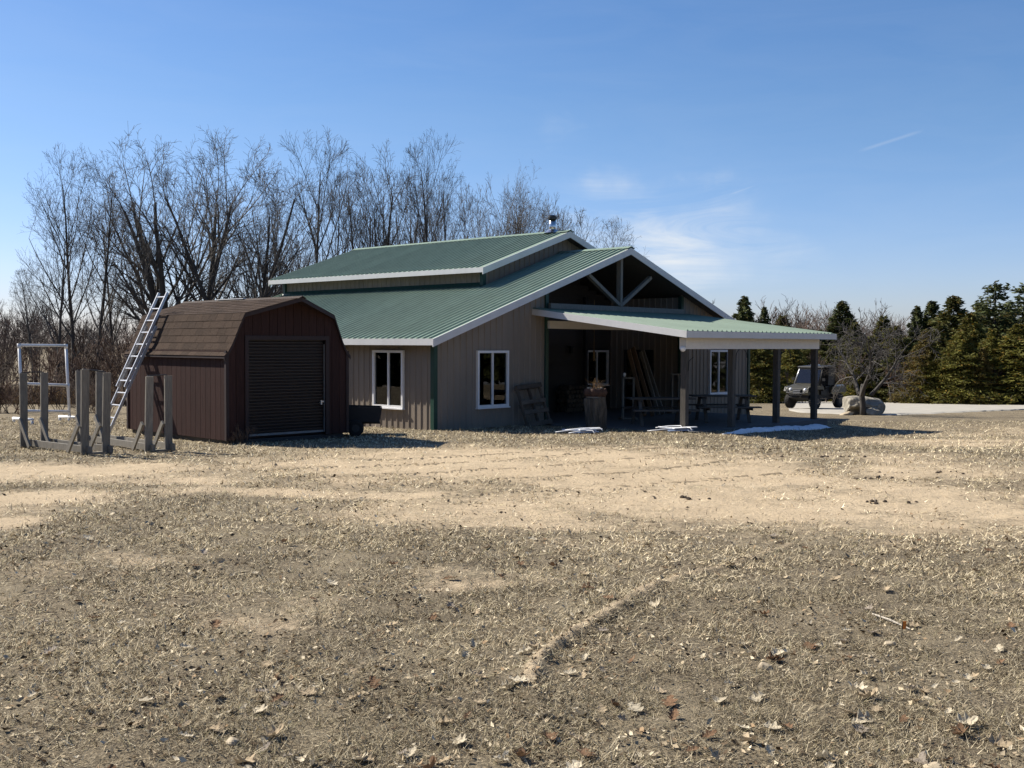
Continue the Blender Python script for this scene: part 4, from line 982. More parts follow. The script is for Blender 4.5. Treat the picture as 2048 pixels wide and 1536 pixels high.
def bare_tree(seed, h, r0, stems=1, lean=(0, 0), ang=(22, 48), up=.10, first=.25, nb=(13, 7, 6, 4), ratio=(.50, .52, .50, .5), wob=.05, rmin=.0070, spread=.10, env=None):
    rr = np.random.default_rng(seed); trunk = []; crown = []
    def grow(p, d, L, r, lev, rt):
        n = (9, 7, 6, 5, 4)[lev]; st = L/(n-1); P = [p]; q = d
        for i in range(n-1):
            q = q+rr.normal(size=3)*wob*(1, 1.2, 1.15, 1.0, .9)[lev]; q[2] += up*(.35 if lev == 0 else 1)*(.5 if lev > 2 else 1); q = q/np.linalg.norm(q); P.append(P[-1]+q*st)
        P = np.array(P); s = np.linspace(0, 1, n); rad = np.maximum(r+(rt-r)*s**(.9), rmin*(.8 if lev > 2 else 1)); (trunk if lev == 0 else crown).append((P, rad))
        if lev >= len(nb): return
        m = max(2, int(round(nb[lev]*rr.uniform(.8, 1.2)))); f0 = first if lev == 0 else .18
        ts = np.sort(rr.uniform(f0, 1.0, m)); ts[-1] = 1.0; ph = rr.uniform(0, 6.28)
        for t in ts:
            x = t*(n-1); i = min(int(x), n-2); f = x-i; c = P[i]*(1-f)+P[i+1]*f; dd = P[i+1]-P[i]; dd = dd/np.linalg.norm(dd)
            ph += 2.4+rr.normal()*.5; a = math.radians(rr.uniform(*ang))*(1.15-.45*t if lev == 0 else 1)
            o = np.cross(dd, [math.cos(ph), math.sin(ph), .2]); o /= np.linalg.norm(o)+1e-9
            nd = dd*math.cos(a)+o*math.sin(a)
            cl = L*ratio[lev]*(1.15-.55*t if lev == 0 else 1.15-.4*t)*rr.uniform(.75, 1.2); cr_ = max(rmin, np.interp(x, np.arange(n), rad)*(.62 if lev == 0 else .60))
            if env:
                for _ in range(6):
                    e = c+nd*cl
                    if (e[0]**2+e[1]**2)/env[0]**2+((e[2]-env[1]*h)/(env[2]*h))**2 > 1: cl *= .8
            if cl > .12: grow(c, nd, cl, cr_, lev+1, max(rmin*.7, cr_*.28))
    for s in range(stems):
        a = 6.28*s/stems+rr.uniform(0, 1); d = np.array([lean[0]+(math.cos(a)*spread if stems > 1 else 0), lean[1]+(math.sin(a)*spread if stems > 1 else 0), 1.0]); d /= np.linalg.norm(d)
        b = np.array([math.cos(a)*.22, math.sin(a)*.22, 0])*(stems > 1)
        hh = h*(.70 if stems > 1 else .86)*(rr.uniform(.85, 1.05) if stems > 1 else 1)
        grow(b, d, hh, r0*(.75 if stems > 1 else 1), 0, r0*.16)
    return trunk, crown
TREEMESH = {}
def tree_data(key, **k):
    trunk, crown = bare_tree(**k)
    v, f = branch_arrays(trunk, 9); a = from_np('trunk', v, f, 'bark', smooth=True)
    v2, f2 = branch_arrays(crown, 3); b = from_np('crown', v2, f2, 'twig')
    top = max(v2[:, 2].max(), v[:, 2].max()); v_ = (a.data, b.data, top)
    bpy.data.objects.remove(a); bpy.data.objects.remove(b); TREEMESH[key] = v_
tree_data('vase', seed=1, h=15, r0=.18, ang=(26, 46), up=.075, nb=(13, 7, 5, 3), wob=.045, first=.26, ratio=(.50, .52, .48, .5), env=(3.9, .62, .40))
tree_data('slim', seed=2, h=15, r0=.16, ang=(24, 44), up=.075, nb=(14, 6, 5, 3), first=.25, ratio=(.38, .5, .48, .5), wob=.04, env=(2.6, .58, .44))
tree_data('slimb', seed=12, h=15, r0=.15, ang=(26, 48), up=.065, nb=(14, 7, 5, 3), first=.20, ratio=(.44, .5, .48, .5), wob=.045, env=(3.5, .55, .47))
tree_data('maple', seed=3, h=15.5, r0=.34, stems=5, ang=(24, 50), up=.03, nb=(10, 7, 5, 4), ratio=(.50, .52, .5, .5), first=.25, spread=.22, wob=.05, env=(5.0, .60, .40))
tree_data('multi', seed=4, h=15, r0=.22, stems=3, ang=(22, 48), up=.05, nb=(11, 7, 5, 3), first=.25, spread=.20, ratio=(.46, .52, .48, .5), wob=.05, env=(4.0, .57, .44))
tree_data('lean', seed=5, h=15, r0=.28, lean=(.85, 0), ang=(25, 55), up=.08, nb=(12, 7, 5, 3), first=.35, wob=.06, ratio=(.42, .52, .48, .5))
tree_data('fan', seed=6, h=14, r0=.20, stems=5, ang=(18, 36), up=.04, nb=(9, 6, 5, 3), spread=.28, first=.2, ratio=(.46, .5, .48, .5), wob=.04, env=(4.4, .54, .47))
tree_data('round', seed=7, h=10, r0=.15, ang=(28, 54), up=.05, nb=(13, 7, 5, 3), ratio=(.56, .54, .48, .5), first=.22, wob=.045, env=(3.8, .60, .42))
F0 = 2181.84
def pxX(px, Y): return (px-1024)/F0*Y
def put_tree(key, px, top, Y, label, rz=0, group='bare trees behind the barn', zb=None, wide=1.0, name='bare_tree'):
    x = pxX(px, Y); z = g1(x, Y) if zb is None else zb
    z0 = z-.1; zt = 1.6+(686-top)/F0*Y
    tr, cr_, h = TREEMESH[key]; s = (zt-z0)/h
    t = thing(name, label, 'tree', (x, Y, z0), rz, group); t.scale = (s*wide, s*wide, s)
    for nm, me in (('trunk', tr), ('crown', cr_)):
        o = bpy.data.objects.new(nm, me); COL.objects.link(o); o.parent = t
TL = [('slimb', 112, 415, 62, 1.3, 'leftmost bare tree with branches sweeping out to the left', 1.15),
 ('vase', 150, 285, 64, 2.0, 'tall bare tree second from left with straight leaders', .85), ('slim', 196, 300, 66, .3, 'slim bare tree just right of the tall leftmost pair', 1.0),
 ('slimb', 232, 380, 70, 4.1, 'thin bare tree left of the big round maple', 1.0), ('maple', 362, 236, 66, .5, 'biggest bare tree with broad rounded crown behind the shed', 1.12),
  ('multi', 486, 285, 64, 2.6, 'forked bare tree leaning right between shed and barn roof', 1.1),
 ('fan', 545, 400, 72, 1.2, 'low spreading bare tree left of the barn eave', 1.0), ('vase', 625, 252, 66, .9, 'tall bare tree rising above the left end of the barn roof', .95),
 ('slimb', 676, 330, 70, 5.0, 'slender bare tree right of the tall one over the barn roof', .8), ('slim', 722, 310, 68, 2.2, 'upright bare tree at the left end of the upper ridge', 1.0),
 ('multi', 768, 290, 70, 4.0, 'dense multi-stemmed bare tree above the upper ridge', .85), ('slimb', 822, 350, 74, .2, 'thin bare tree between the dense clump and the tall spire', 1.0),
 ('vase', 872, 258, 68, 3.3, 'tall spire-like bare tree over the middle of the upper ridge', .75), ('lean', 866, 318, 64, .0, 'bare tree with thick trunk bent far to the right', .62),
 ('fan', 935, 345, 72, 3.9, 'fan-shaped bare tree behind the bent trunk', .9), ('fan', 1010, 335, 70, 2.0, 'fan-shaped bare tree in the middle of the right-hand slope of trees', .95),
 ('slimb', 1040, 365, 76, 1.9, 'bare tree with many upright limbs left of the flue', 1.1), ('fan', 1082, 388, 70, 5.1, 'low bare tree directly behind the stove flue', .9),
 ('round', 1130, 410, 76, .7, 'small bare tree right behind the end of the upper ridge', .8), ('round', 1212, 428, 74, 2.4, 'lone small bare tree between the two ridge ends', .72),
  
  ('slimb', 555, 345, 67, 2.2, 'bare tree filling the gap left of the tall one over the barn', .85), 
 ('slim', 745, 335, 66, 1.1, 'thin bare stem in front of the dense clump over the ridge', .9), 
  ('slim', 905, 318, 74, 3.6, 'bare tree just right of the tall spire', .9), 
 ('slimb', 1062, 372, 68, 3.1, 'bare tree close left of the stove flue', .8),  
 ('slim', 70, 520, 60, 2.9, 'short bare tree at the far left edge of the tree row', 1.2)]
for key, px, top, Y, rz, lab, wd in TL: put_tree(key, px, top, Y, lab, rz if key != 'lean' else 0, wide=wd)
# small spreading tree in front of the boulder
tree_data('apple', seed=21, h=3.3, r0=.085, stems=3, ang=(30, 70), up=.015, nb=(8, 6, 5, 3), ratio=(.62, .55, .5, .5), first=.25, wob=.10, rmin=.007, spread=.62)
x, y = 13.62, 42.2
t = thing('small_bare_tree', 'small gnarled bare tree with spreading limbs in front of the boulder', 'tree', (x, y, g1(x, y)-.05), R(200)); t.scale = (1.35, 1.35, 1.32)
for nm, me in (('trunk', TREEMESH['apple'][0]), ('crown', TREEMESH['apple'][1])): o = bpy.data.objects.new(nm, me); COL.objects.link(o); o.parent = t
tk = MB().tube([(0, 0, -.1), (.02, 0, .3), (.06, 0, .62), (.03, .02, .95)], [.10, .085, .08, .07], 10).build('stem', 'bark', t, True)
for nm in t.children:
    if nm.name.startswith(('trunk', 'crown')): nm.location = (.03, 0, .62); nm.scale = (1, 1, .86)

# conifers
def conifer(seed, h, rad, bare=.06, tint=(1, 1, 1), droop=.25, dens=1.0, gap=.0, size=.10):
    rr = np.random.default_rng(seed); tr = [(np.array([[0, 0, 0], [0, 0, h*.5], [0, 0, h]], float), np.array([.018*h, .010*h, .01]))]
    brs = []; Q = []; C = []
    z = bare*h
    while z < h*.985:
        f = z/h; R_ = rad*(1-f)**.82*rr.uniform(.70, 1.18)+.10
        nb_ = 6 if f < .8 else 4; ph = rr.uniform(0, 6.28)
        for k in range(nb_):
            if rr.random() < gap: continue
            a = ph+6.28*k/nb_+rr.normal()*.25; L = R_*rr.uniform(.65, 1.2); d = np.array([math.cos(a), math.sin(a), 0])
            s = np.linspace(0, 1, 5)[:, None]; P = np.array([0, 0, z])+d*s*L+np.array([0, 0, 1])*(L*(.22*s-(droop+.3*(1-f))*s*s))
            brs.append((P, np.linspace(.022, .006, 5)*(1+.4*(1-f))))
            m = int(40*dens*L/rad*2.4+9)
            t = rr.uniform(.12, 1.04, m)**.75; c = np.array([0, 0, z])+d*(t*L)[:, None]+np.array([0, 0, 1])*(L*(.22*t-(droop+.3*(1-f))*t*t))[:, None]
            sd = np.cross(d, [0, 0, 1]); w = L*.36*(1.1-t*.75); c = c+sd*(rr.normal(size=m)*w)[:, None]*.8+np.array([0, 0, 1])*(rr.normal(size=m)*.07)[:, None]
            e1 = d*rr.uniform(.4, 1, m)[:, None]+sd*rr.normal(size=m)[:, None]*.8+np.array([0, 0, 1])*(rr.normal(size=m)*.45-.1)[:, None]; e1 /= np.linalg.norm(e1, axis=1)[:, None]
            e2 = np.cross(e1, rr.normal(size=(m, 3))); e2 /= np.linalg.norm(e2, axis=1)[:, None]+1e-9
            sz = size*rr.uniform(.6, 1.5, m)[:, None]
            Q.append(np.stack([c-e1*sz*.9, c+e2*sz*.34, c+e1*sz*1.1, c-e2*sz*.34], 1))
            g = rr.uniform(.6, 1.45, m)*rr.uniform(.8, 1.2); br = rr.random(m) < .10
            col = np.array(tint)[None]*g[:, None]; col[br] *= np.array([1.6, 1.05, .8]); C.append(np.repeat(col, 4, 0))
        z += rr.uniform(.16, .30)*max(.55, 1.1-f*.5)*h/7
    v, f = branch_arrays(tr+brs, 4); a = from_np('trunk', v, f, 'bark')
    q = np.concatenate(Q).reshape(-1, 3); b = from_np('crown', q, np.arange(len(q)).reshape(-1, 4), 'needle', cols=np.concatenate(C))
    out_ = (a.data, b.data, h); bpy.data.objects.remove(a); bpy.data.objects.remove(b); return out_
TREEMESH['spruce'] = conifer(1, 7, 1.75, tint=(1.0, 1.08, .9), dens=1.5)
TREEMESH['cedar'] = conifer(2, 7, 2.3, bare=.02, tint=(1.30, 1.22, .85), dens=1.8, droop=.1)
TREEMESH['olive'] = conifer(3, 7, 2.7, bare=.03, tint=(1.65, 1.45, .75), dens=1.9, droop=.15)
TREEMESH['brownish'] = conifer(4, 7, 2.4, bare=.02, tint=(1.5, 1.1, .8), dens=1.4, droop=.1, gap=.12)
TREEMESH['pine'] = conifer(5, 7, 2.6, bare=.10, tint=(.95, 1.05, .95), dens=1.1, gap=.25, droop=.02)
CL = [('spruce', 1487, 588, 92, 'dark pointed evergreen whose tip shows just right of the barn gable', .9), ('spruce', 1527, 609, 92, 'dark pointed evergreen second right of the barn gable', .8),
 ('cedar', 1564, 627, 94, 'low dark evergreen top third right of the barn gable', .9), ('olive', 1516, 655, 70, 'olive evergreen seen between the second and third porch posts', 1.0),
 ('cedar', 1470, 660, 74, 'evergreen behind the far corner of the barn', 1.0), ('olive', 1585, 672, 76, 'olive evergreen behind the utility vehicle', .9),
 ('spruce', 1683, 597, 84, 'tall dark spruce above the right end of the porch roof', 1.05), ('cedar', 1765, 627, 78, 'dark narrow evergreen behind the small bare tree', .95),
 ('cedar', 1742, 668, 74, 'mid green evergreen low behind the boulder tree', 1.0), ('spruce', 1832, 606, 80, 'pointed dark evergreen left of the twin dark tops', .9), ('spruce', 1862, 596, 80, 'pointed dark evergreen, right one of the twin tops', .95),
 ('brownish', 1850, 655, 68, 'brownish evergreen right of the small bare tree', .95), ('cedar', 1905, 587, 76, 'tall broad green evergreen in the middle of the right stand', 1.1), ('olive', 1938, 618, 69, 'olive green evergreen at the front of the right stand', 1.0),
 ('cedar', 1800, 670, 72, 'mid green evergreen left of the brownish one', 1.0), ('pine', 1988, 556, 72, 'tallest ragged pine near the right edge', 1.0), ('pine', 2046, 560, 74, 'ragged pine cut by the right edge', 1.0),
 ('olive', 1985, 650, 67, 'low olive evergreen under the tallest pine', 1.05), ('olive', 2035, 640, 66, 'bright olive evergreen at the right edge', 1.05), ('brownish', 1965, 690, 65.5, 'low brownish evergreen at the foot of the right stand', .8),
 ('olive', 1715, 690, 73, 'low olive evergreen left of the boulder tree', .9), ('cedar', 1660, 690, 76, 'low evergreen between the vehicle and the boulder', .9), ('olive', 1870, 690, 67.5, 'low olive evergreen right of the brownish one', .8), ('cedar', 1548, 668, 78, 'mid green evergreen seen between the third and fourth posts', 1.0),
 ('cedar', 1960, 600, 80, 'dark evergreen behind the tallest pine', 1.0), ('olive', 2010, 610, 76, 'evergreen between the two ragged pines', 1.0), ('brownish', 1822, 700, 70, 'low brown evergreen beside the small bare tree', .8),
 ('cedar', 1708, 640, 82, 'green evergreen just right of the tall dark spruce', 1.0), ('olive', 1790, 645, 77, 'olive evergreen behind the top of the small bare tree', 1.0), ('cedar', 1615, 668, 80, 'low evergreen directly above the vehicle roof', .9), ('olive', 1925, 655, 66.5, 'low olive evergreen left of the tallest pine', .9),
 ('olive', 2090, 610, 68, 'olive evergreen beyond the right edge of view', 1.1), ('cedar', 1880, 640, 72, 'green evergreen between the brownish one and the twin tops', .95), ('cedar', 1640, 655, 84, 'evergreen above the right porch end, behind the vehicle', .9)]
for i, (key, px, top, Y, lab, wd) in enumerate(CL):
    zb = -2.25 if Y > 70 else None
    if px > 2080: continue
    put_tree(key, px, top, Y, lab, i*1.37, 'evergreens along the gravel drive', zb, wd*(1.5, 1.25, 1.7, 1.4)[i % 4], 'evergreen_tree')

# ------------------------------------------------------------------ brush and far woods (one mass each)
def shrub_arr(seed, h, stems, nb=(5, 5, 3), rmin=.0115):
    tr, cr_ = bare_tree(seed, h, .03*h/2, stems=stems, ang=(15, 42), up=.05, nb=nb, ratio=(.55, .55, .5), spread=.45, rmin=rmin, first=.12)
    return branch_arrays(tr+cr_, 3)
SH = [shrub_arr(50+i, 3.0, 4) for i in range(4)]
SHT = [shrub_arr(70+i, 8.0, 1, nb=(11, 5, 4), rmin=.018) for i in range(4)]
def mass(name, label, items, protos, cols, m='brush'):
    V = []; F = []; C = []; k = 0; rr = np.random.default_rng(len(items))
    for (x, y, z, s, w) in items:
        v, f = protos[rr.integers(len(protos))]; a = rr.uniform(0, 6.28); c, s_ = math.cos(a), math.sin(a)
        q = np.stack([(v[:, 0]*c-v[:, 1]*s_)*s*w+x, (v[:, 0]*s_+v[:, 1]*c)*s*w+y, v[:, 2]*s+z], 1)
        V.append(q); F.append(f+k); k += len(v); C.append(np.tile(np.array(cols[rr.integers(len(cols))])*rr.uniform(.75, 1.25), (len(v), 1)))
    o = from_np(name, np.concatenate(V), np.concatenate(F), m, cols=np.concatenate(C)); o['kind'] = 'stuff'; o['label'] = label
rr = np.random.default_rng(5)
it = []
for i in range(62):
    Y = rr.uniform(80, 130); px = rr.uniform(-90, 330); it.append((pxX(px, Y), Y, -2.3, rr.uniform(.50, .80)*Y/100, 1.0))
mass('far_woods', 'dark bare woods far behind the shed on the left', it, SHT, [(.72, .68, .70), (.85, .76, .72)])
it = []
for i in range(60):
    Y = rr.uniform(86, 118); px = rr.uniform(1540, 1790) if i % 2 else rr.uniform(1430, 2080); it.append((pxX(px, Y), Y, -2.3, rr.uniform(.52, .82)*Y/100, 1.25))
mass('bare_woods', 'purplish bare woods behind the evergreens on the right', it, SHT, [(.95, .86, .78), (1.1, .95, .86), (.75, .70, .66)])
it = []
for i in range(38):
    Y = rr.uniform(50, 82); px = rr.uniform(-90, 420)
    it.append((pxX(px, Y), Y, -2.1 if Y > 62 else g1(pxX(px, Y), Y), rr.uniform(.75, 1.35), 1.1))
for i in range(18):
    Y = rr.uniform(38, 44); px = rr.uniform(-80, 260); it.append((pxX(px, Y), Y, g1(pxX(px, Y), Y), rr.uniform(.35, .55), 1.3))
mass('thicket', 'tangled bare thicket behind the pipe frame and shed', it, SH, [(.80, .68, .58), (1.0, .80, .66), (.62, .56, .52)])
it = []
for i in range(22):
    Y = rr.uniform(63.5, 78); px = rr.uniform(1590, 2080); 
    if Y < 66 and px < 1900: continue
    it.append((pxX(px, Y), Y, -2.15 if Y > 66 else -1.95, rr.uniform(.7, 1.3), 1.1))
mass('underbrush', 'bare reddish underbrush at the foot of the evergreens', it, SH, [(1.35, 1.05, .95), (1.15, .95, .88)])
# small weeds at the shed corner
it = [(*S(.1+.3*i*.2, -.12-.1*(i % 3))[:2], g1(*S(.1, -.15)[:2])-.02, .10+.03*(i % 3), 1.2) for i in range(3)]
mass('weed_clump', 'dry weeds at the shed front corner', it, SH, [(1.7, 1.6, 1.4)])
# woods on the far side of the yard (behind the viewer), seen only in the window glass
def dark_conifer(seed):
    r = np.random.default_rng(seed); m = 520; z = r.random(m)**1.3; a = r.uniform(0, 6.28, m); q = 2.6*(1-z)*np.sqrt(r.random(m))+.1
    c = np.stack([q*np.cos(a), q*np.sin(a), z*9], 1); e1 = r.normal(size=(m, 3)); e1 /= np.linalg.norm(e1, axis=1)[:, None]; e2 = np.cross(e1, r.normal(size=(m, 3))); e2 /= np.linalg.norm(e2, axis=1)[:, None]
    return np.stack([c-e1*.5, c+e2*.25, c+e1*.5, c-e2*.25], 1).reshape(-1, 3), np.arange(4*m).reshape(-1, 4)
DC = [dark_conifer(i) for i in range(3)]
it = [(sx*rr.uniform(40, 56), y, -.6-.01*y, rr.uniform(.8, 1.5), 1.1) for sx in (-1, 1) for y in np.linspace(-16, 46, 34)]+[(x, rr.uniform(-46, -32), .5, rr.uniform(.8, 1.4), 1.1) for x in np.linspace(-45, 45, 30)]
mass('woods_across_yard', 'evergreen woods around the yard, mirrored in the barn windows', it, DC, [(.75, .8, .75), (.9, .9, .7)], 'needle')
# golden reeds beyond the thicket
def blades(name, label, X, Y, Z, L, Wd, tilt, cols, m, curve=False):
    n = len(X); r = np.random.default_rng(n); az = r.uniform(0, 6.28, n)
    d = np.stack([np.cos(az)*np.cos(tilt), np.sin(az)*np.cos(tilt), np.sin(tilt)], 1); a2 = az+r.normal(size=n)*.5+1.57
    s = np.stack([np.cos(a2), np.sin(a2), r.normal(size=n)*.25], 1); b = np.stack([X, Y, Z], 1)
    v = np.stack([b-s*(Wd/2)[:, None], b+s*(Wd/2)[:, None], b+d*L[:, None]], 1).reshape(-1, 3)
    o = from_np(name, v, np.arange(3*n).reshape(-1, 3), m, cols=np.repeat(cols, 3, 0)); o['kind'] = 'stuff'; o['label'] = label; return o
n = 9000; Y = rr.uniform(56, 64, n); X = pxX(rr.uniform(-150, 240, n), Y)
M['reedc'] = mat('golden_reed_grass', (0.46, 0.33, 0.17), 0.85, 0.3, .6, attr='Col')
blades('reed_grass', 'strip of golden dry grass beyond the thicket on the left', X, Y, gz(X, Y)-.02, rr.uniform(.5, 1.15, n), np.full(n, .05), rr.uniform(1.1, 1.5, n), np.tile(rr.uniform(.7, 1.2, n)[:, None], (1, 3)), 'reedc')

# ------------------------------------------------------------------ dead grass, leaf litter, fallen leaves
M['grassc'] = mat('dead_grass', (1, 1, 1), 0.9, 0.0, 10, attr='Col', spec=.08)
def grass():
    n = 760000; r = np.random.default_rng(77)
    Y = 3.5*(36/3.5)**(r.random(n)**.93); X = (r.random(n)*2-1)*(Y*.50+.35)
    s = sandmask(X, Y); cl = fbm(X*3.5, Y*3.5, 90, 3)
    keep = r.random(n) < np.clip(1.05-1.25*s, .03, 1)*np.clip(.15+2.6*(cl-.34), .10, 1)
    u, v = local(X, Y); keep &= ~((u > 0-.1) & (v > -.02) & (u < BW)) & ~((u > 3.9) & (u < 11.6) & (v > -5.05) & (v < 0))
    uu = (X-SO[0])*SSU+(Y-SO[1])*SCU; vv = -(X-SO[0])*SCU+(Y-SO[1])*SSU; keep &= ~((uu > 0) & (uu < SW) & (vv > 0) & (vv < SL))
    X, Y = X[keep], Y[keep]; n = len(X); far = np.clip(Y/7, .75, 3.0)
    L = r.uniform(.022, .085, n)*(.75+.25*far)*.9; Wd = r.uniform(.0028, .0062, n)*far; tilt = np.abs(r.normal(size=n))*.45+.03
    g = r.random(n)
    pal = np.array([(.70, .60, .41), (.455, .38, .245), (.235, .185, .118), (.085, .066, .044), (.32, .285, .16)])
    c = pal[np.searchsorted([.27, .56, .78, .94], g)]*r.uniform(.75, 1.2, n)[:, None]
    c = c*((.50+1.0*fbm(X*.8, Y*.8, 17, 5))*np.clip(.70+.045*(Y-4), .70, 1.05)*(1+.35*s[keep]))[:, None]
    blades('dead_grass', 'short flattened dead grass over the yard', X, Y, gz(X, Y)+.003, L, Wd, tilt, c, 'grassc')
grass()
def leaf_shape(rnd, lobes, L=.12):
    """flat oak/maple outline, then curled"""
    out_ = []
    m = 14
    for i in range(m+1):
        t = i/m; w = L*.30*math.sin(math.pi*min(1, t*1.04))**.7*(1+.42*math.sin(t*lobes*2*math.pi+rnd.uniform(-.3, .3)))*(.75+.4*t)
        out_.append((t*L, max(.003, w)))
    return out_
def leaf_mesh(seed):
    rnd = random.Random(seed); pr = leaf_shape(rnd, rnd.choice([3, 3.5, 4]), rnd.uniform(.10, .14)); V = []; cu, cv = rnd.uniform(-9, 14), rnd.uniform(2, 10); tw = rnd.uniform(-6, 6)
    x0 = pr[len(pr)//2][0]
    for x, w in pr:
        for q in (-1, -.45, 0, .45, 1):
            y = q*w; z = cv*y*y*1.6+cu*(x-x0)**2*.55+tw*(x-x0)*y+rnd.uniform(-.003, .003)+.004; V.append((x-x0, y, max(z, -.004)))
    n = 5; F = [(i*n+j, i*n+j+1, (i+1)*n+j+1, (i+1)*n+j) for i in range(len(pr)-1) for j in range(n-1)]
    k = len(V); xs = pr[0][0]-x0; V += [(xs-.03, -.001, .006), (xs-.03, .001, .006)]; F.append((2, k, k+1))
    return V, F
LV = [leaf_mesh(s) for s in range(9)]
LM = []
for i, (v, f) in enumerate(LV):
    for j in range(4):
        me = bpy.data.meshes.new('fallen_leaf'); me.from_pydata(v, [], f); me.update(); me.materials.append(LEAFM[j]); LM.append(me)
lr = random.Random(9); cnt = 0
while cnt < 290:
    y = 3.9*(10.5/3.9)**(lr.random()**1.25); x = lr.uniform(-1, 1)*(y*.47)
    if float(sandmask(x, y)) > .45: continue
    if lr.random() > .25+1.5*max(0, float(fbm(x*.8+4, y*.8, 55))-.35)+.25*(x > .3): continue
    lc = lr.choice((0, 0, 1, 1, 1, 2, 2, 3)); o = bpy.data.objects.new('fallen_leaf', LM[lc+4*lr.randrange(9)]); COL.objects.link(o)
    s = lr.uniform(.42, .95); o.location = (x, y, g1(x, y)+.012); o.scale = (s, s, s); o.rotation_euler = (lr.gauss(0, .28), lr.gauss(0, .28), lr.uniform(0, 6.28))
    tag(o, '%s dry curled leaf lying on the dead grass' % ('tan', 'pale cream', 'dark brown', 'greyish')[lc], 'leaf', 'dry leaves scattered over the foreground lawn'); cnt += 1
def litter():
    r = np.random.default_rng(31); n = 95000
    Y = 3.6*(28/3.6)**(r.random(n)**.95); X = (r.random(n)*2-1)*(Y*.50+.2); s = sandmask(X, Y); keep = r.random(n) < np.clip(.95-1.0*s, .06, 1)*np.clip(.20+2.4*(fbm(X*1.1+4, Y*1.1, 55, 5)-.34), .08, 1)*np.clip(1.5-Y/16, .12, 1)
    u, v = local(X, Y); keep &= ~((u > -.1) & (v > -.02)) & ~((u > 3.9) & (u < 11.6) & (v > -5.05))
    X, Y = X[keep], Y[keep]; Z = gz(X, Y)+.008; n = len(X)
    pal = np.array([(.46, .375, .25), (.64, .55, .39), (.30, .21, .125), (.10, .072, .046), (.36, .29, .195), (.07, .053, .036)])
    L = (.004+.022*r.random(n)**3.0)*np.clip(Y/9, .85, 1.35); w = L*r.uniform(.18, .60, n); a = r.uniform(0, 6.28, n); c, s_ = np.cos(a), np.sin(a); cu = r.uniform(0, .6, n)*L; t1 = r.normal(size=n)*.35*L; t2 = r.normal(size=n)*.35*L; o = np.zeros(n)
    P = np.stack([np.stack([-L, o, cu+t1], 1), np.stack([-.2*L, -w, t2], 1), np.stack([.1*L, o, o], 1), np.stack([-.1*L, w, -t2+cu*.6], 1), np.stack([L, .2*w, cu-t1], 1)], 1)
    V = np.stack([X[:, None]+P[..., 0]*c[:, None]-P[..., 1]*s_[:, None], Y[:, None]+P[..., 0]*s_[:, None]+P[..., 1]*c[:, None], Z[:, None]+np.maximum(P[..., 2], -.004)], -1).reshape(-1, 3)
    F = (np.arange(n)[:, None, None]*5+np.array([(0, 1, 2), (0, 2, 3), (1, 4, 2), (2, 4, 3)])[None]).reshape(-1, 3)
    C = np.repeat(pal[r.integers(0, 6, n)]*r.uniform(.7, 1.15, n)[:, None], 5, 0)
    o_ = from_np('leaf_litter', V, F, 'grassc', cols=C); o_['kind'] = 'stuff'; o_['label'] = 'bits of broken leaf and straw strewn through the dead grass'
litter()
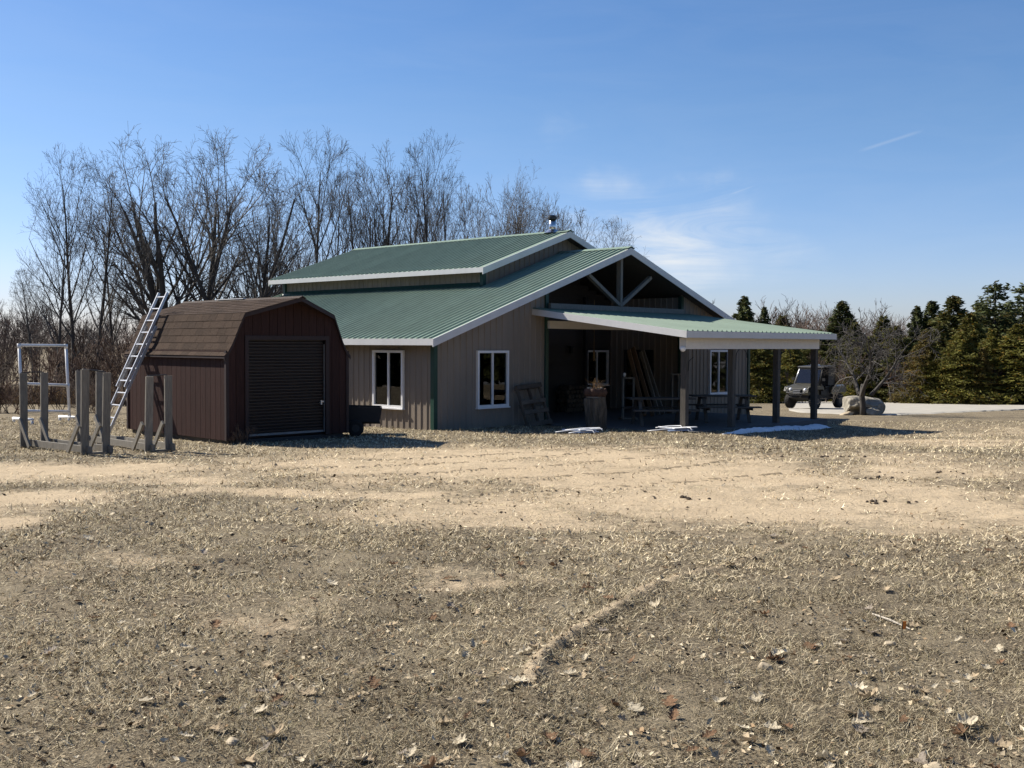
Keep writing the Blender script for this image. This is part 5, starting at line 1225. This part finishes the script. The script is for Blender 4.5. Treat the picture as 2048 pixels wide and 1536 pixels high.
# tyre lug prints and crumbs pressed up along the sandy tracks
M['sandl'] = mat('sand_crumb', (0.30, 0.235, 0.15), 0.95, 0.2, 20, 0.4, 60)
def tracks():
    r = np.random.default_rng(3); mb_v = []; mb_f = []; k = 0
    lines = [[(-4.2, 16.6), (-2.2, 17.6), (-.2, 18.6), (1.6, 20.4), (3.6, 22.2)], [(-3.6, 15.4), (-1.2, 16.5), (.8, 17.9), (2.6, 19.6), (5.0, 21.6)], [(-2.6, 18.9), (-.6, 19.6), (1.2, 21.2), (3.0, 23.0)], [(-2.2, 14.6), (.2, 15.6), (2.4, 17.2), (4.2, 19.2), (5.6, 21.2)], [(-1.0, 13.6), (1.6, 14.7), (3.6, 16.2), (5.4, 18.0)]]
    for P in lines:
        P = np.array(P); L = np.r_[0, np.cumsum(np.hypot(*np.diff(P, axis=0).T))]; s = 0
        while s < L[-1]:
            x, y = np.interp(s, L, P[:, 0]), np.interp(s, L, P[:, 1]); x2, y2 = np.interp(s+.1, L, P[:, 0]), np.interp(s+.1, L, P[:, 1]); dx, dy = x2-x, y2-y; q = math.hypot(dx, dy)+1e-9; dx /= q; dy /= q
            for off in (-.09, .09):
                if r.random() < .45: continue
                px_, py_ = x-dy*(off+r.normal()*.02), y+dx*(off+r.normal()*.02); a = math.atan2(dy, dx)+(.6 if off > 0 else -.6)+1.57; c, s_ = math.cos(a), math.sin(a); z = g1(px_, py_); l, w, h = r.uniform(.05, .10), r.uniform(.014, .026), r.uniform(.010, .024)
                for qx, qy, qz in ((-l, -w, -.01), (l, -w, -.01), (l, w, -.01), (-l, w, -.01), (-l*.6, -w*.3, h), (l*.6, -w*.2, h*r.uniform(.6, 1)), (l*.5, w*.3, h), (-l*.6, w*.3, h*.8)): mb_v.append((px_+qx*c-qy*s_, py_+qx*s_+qy*c, z+qz))
                mb_f += [(k, k+1, k+5, k+4), (k+1, k+2, k+6, k+5), (k+2, k+3, k+7, k+6), (k+3, k, k+4, k+7), (k+4, k+5, k+6, k+7)]; k += 8
            s += .105
    o = from_np('tyre_prints', np.array(mb_v), np.array(mb_f), 'sandl'); o['kind'] = 'stuff'; o['label'] = 'rows of tyre lug prints crossing the sand'
tracks()
def clods():
    r = np.random.default_rng(8); mb = MB()
    spots = [((5.41, 21.9), .55, 22), ((6.05, 19.75), .45, 14), ((5.3, 15.9), .35, 12), ((4.6, 13.2), .3, 8), ((6.2, 16.8), .5, 8), ((1.95, 9.0), .3, 12), ((4.4, 22.6), .5, 7), ((2.3, 13.4), .25, 6)]
    for (cx, cy), sp, n in spots:
        for i in range(n):
            x, y = cx+r.normal()*sp*.8, cy+r.normal()*sp*.25; s = r.uniform(.010, .032)*(1 if cy > 12 else .6); z = g1(x, y)
            mb.tube([(x, y, z-.01), (x+r.normal()*.3*s, y, z+s*.5), (x+r.normal()*.3*s, y, z+s*1.1)], [s*1.1, s*r.uniform(.9, 1.4), s*.4], 6)
    mb2 = MB()
    for i in range(200):
        t = r.random()**1.2*(len(BERM)-2)+.6; k_ = min(int(t), len(BERM)-2); p = BERM[k_]+(BERM[k_+1]-BERM[k_])*(t-k_); x, y = p[0]+r.normal()*.05, p[1]+r.normal()*.05; s = r.uniform(.003, .008); z = g1(x, y)
        (mb if i % 14 == 0 else mb2).tube([(x, y, z-.006), (x+r.normal()*.3*s, y, z+s*.5), (x+r.normal()*.3*s, y, z+s*1.1)], [s*1.1, s*r.uniform(.9, 1.4), s*.4], 5)
    o = mb2.build('ridge_crumbs', 'crumb'); o['kind'] = 'stuff'; o['label'] = 'sandy crumbs along the soil ridge'
    o = mb.build('soil_clods', 'clod'); o['kind'] = 'stuff'; o['label'] = 'scattered dark soil clods on the tracks'
clods()
def pebbles():
    r = np.random.default_rng(18); mb = MB()
    for i in range(60):
        x, y = 2.02+r.normal()*.16, 5.8+r.normal()*.22; s = r.uniform(.004, .010); z = g1(x, y)
        mb.tube([(x, y, z), (x, y, z+s*.7), (x, y, z+s*1.2)], [s, s*1.2, s*.5], 6)
    o = mb.build('pale_pebbles', 'stone'); o['kind'] = 'stuff'; o['label'] = 'patch of pale grit near the marker flag'
pebbles()
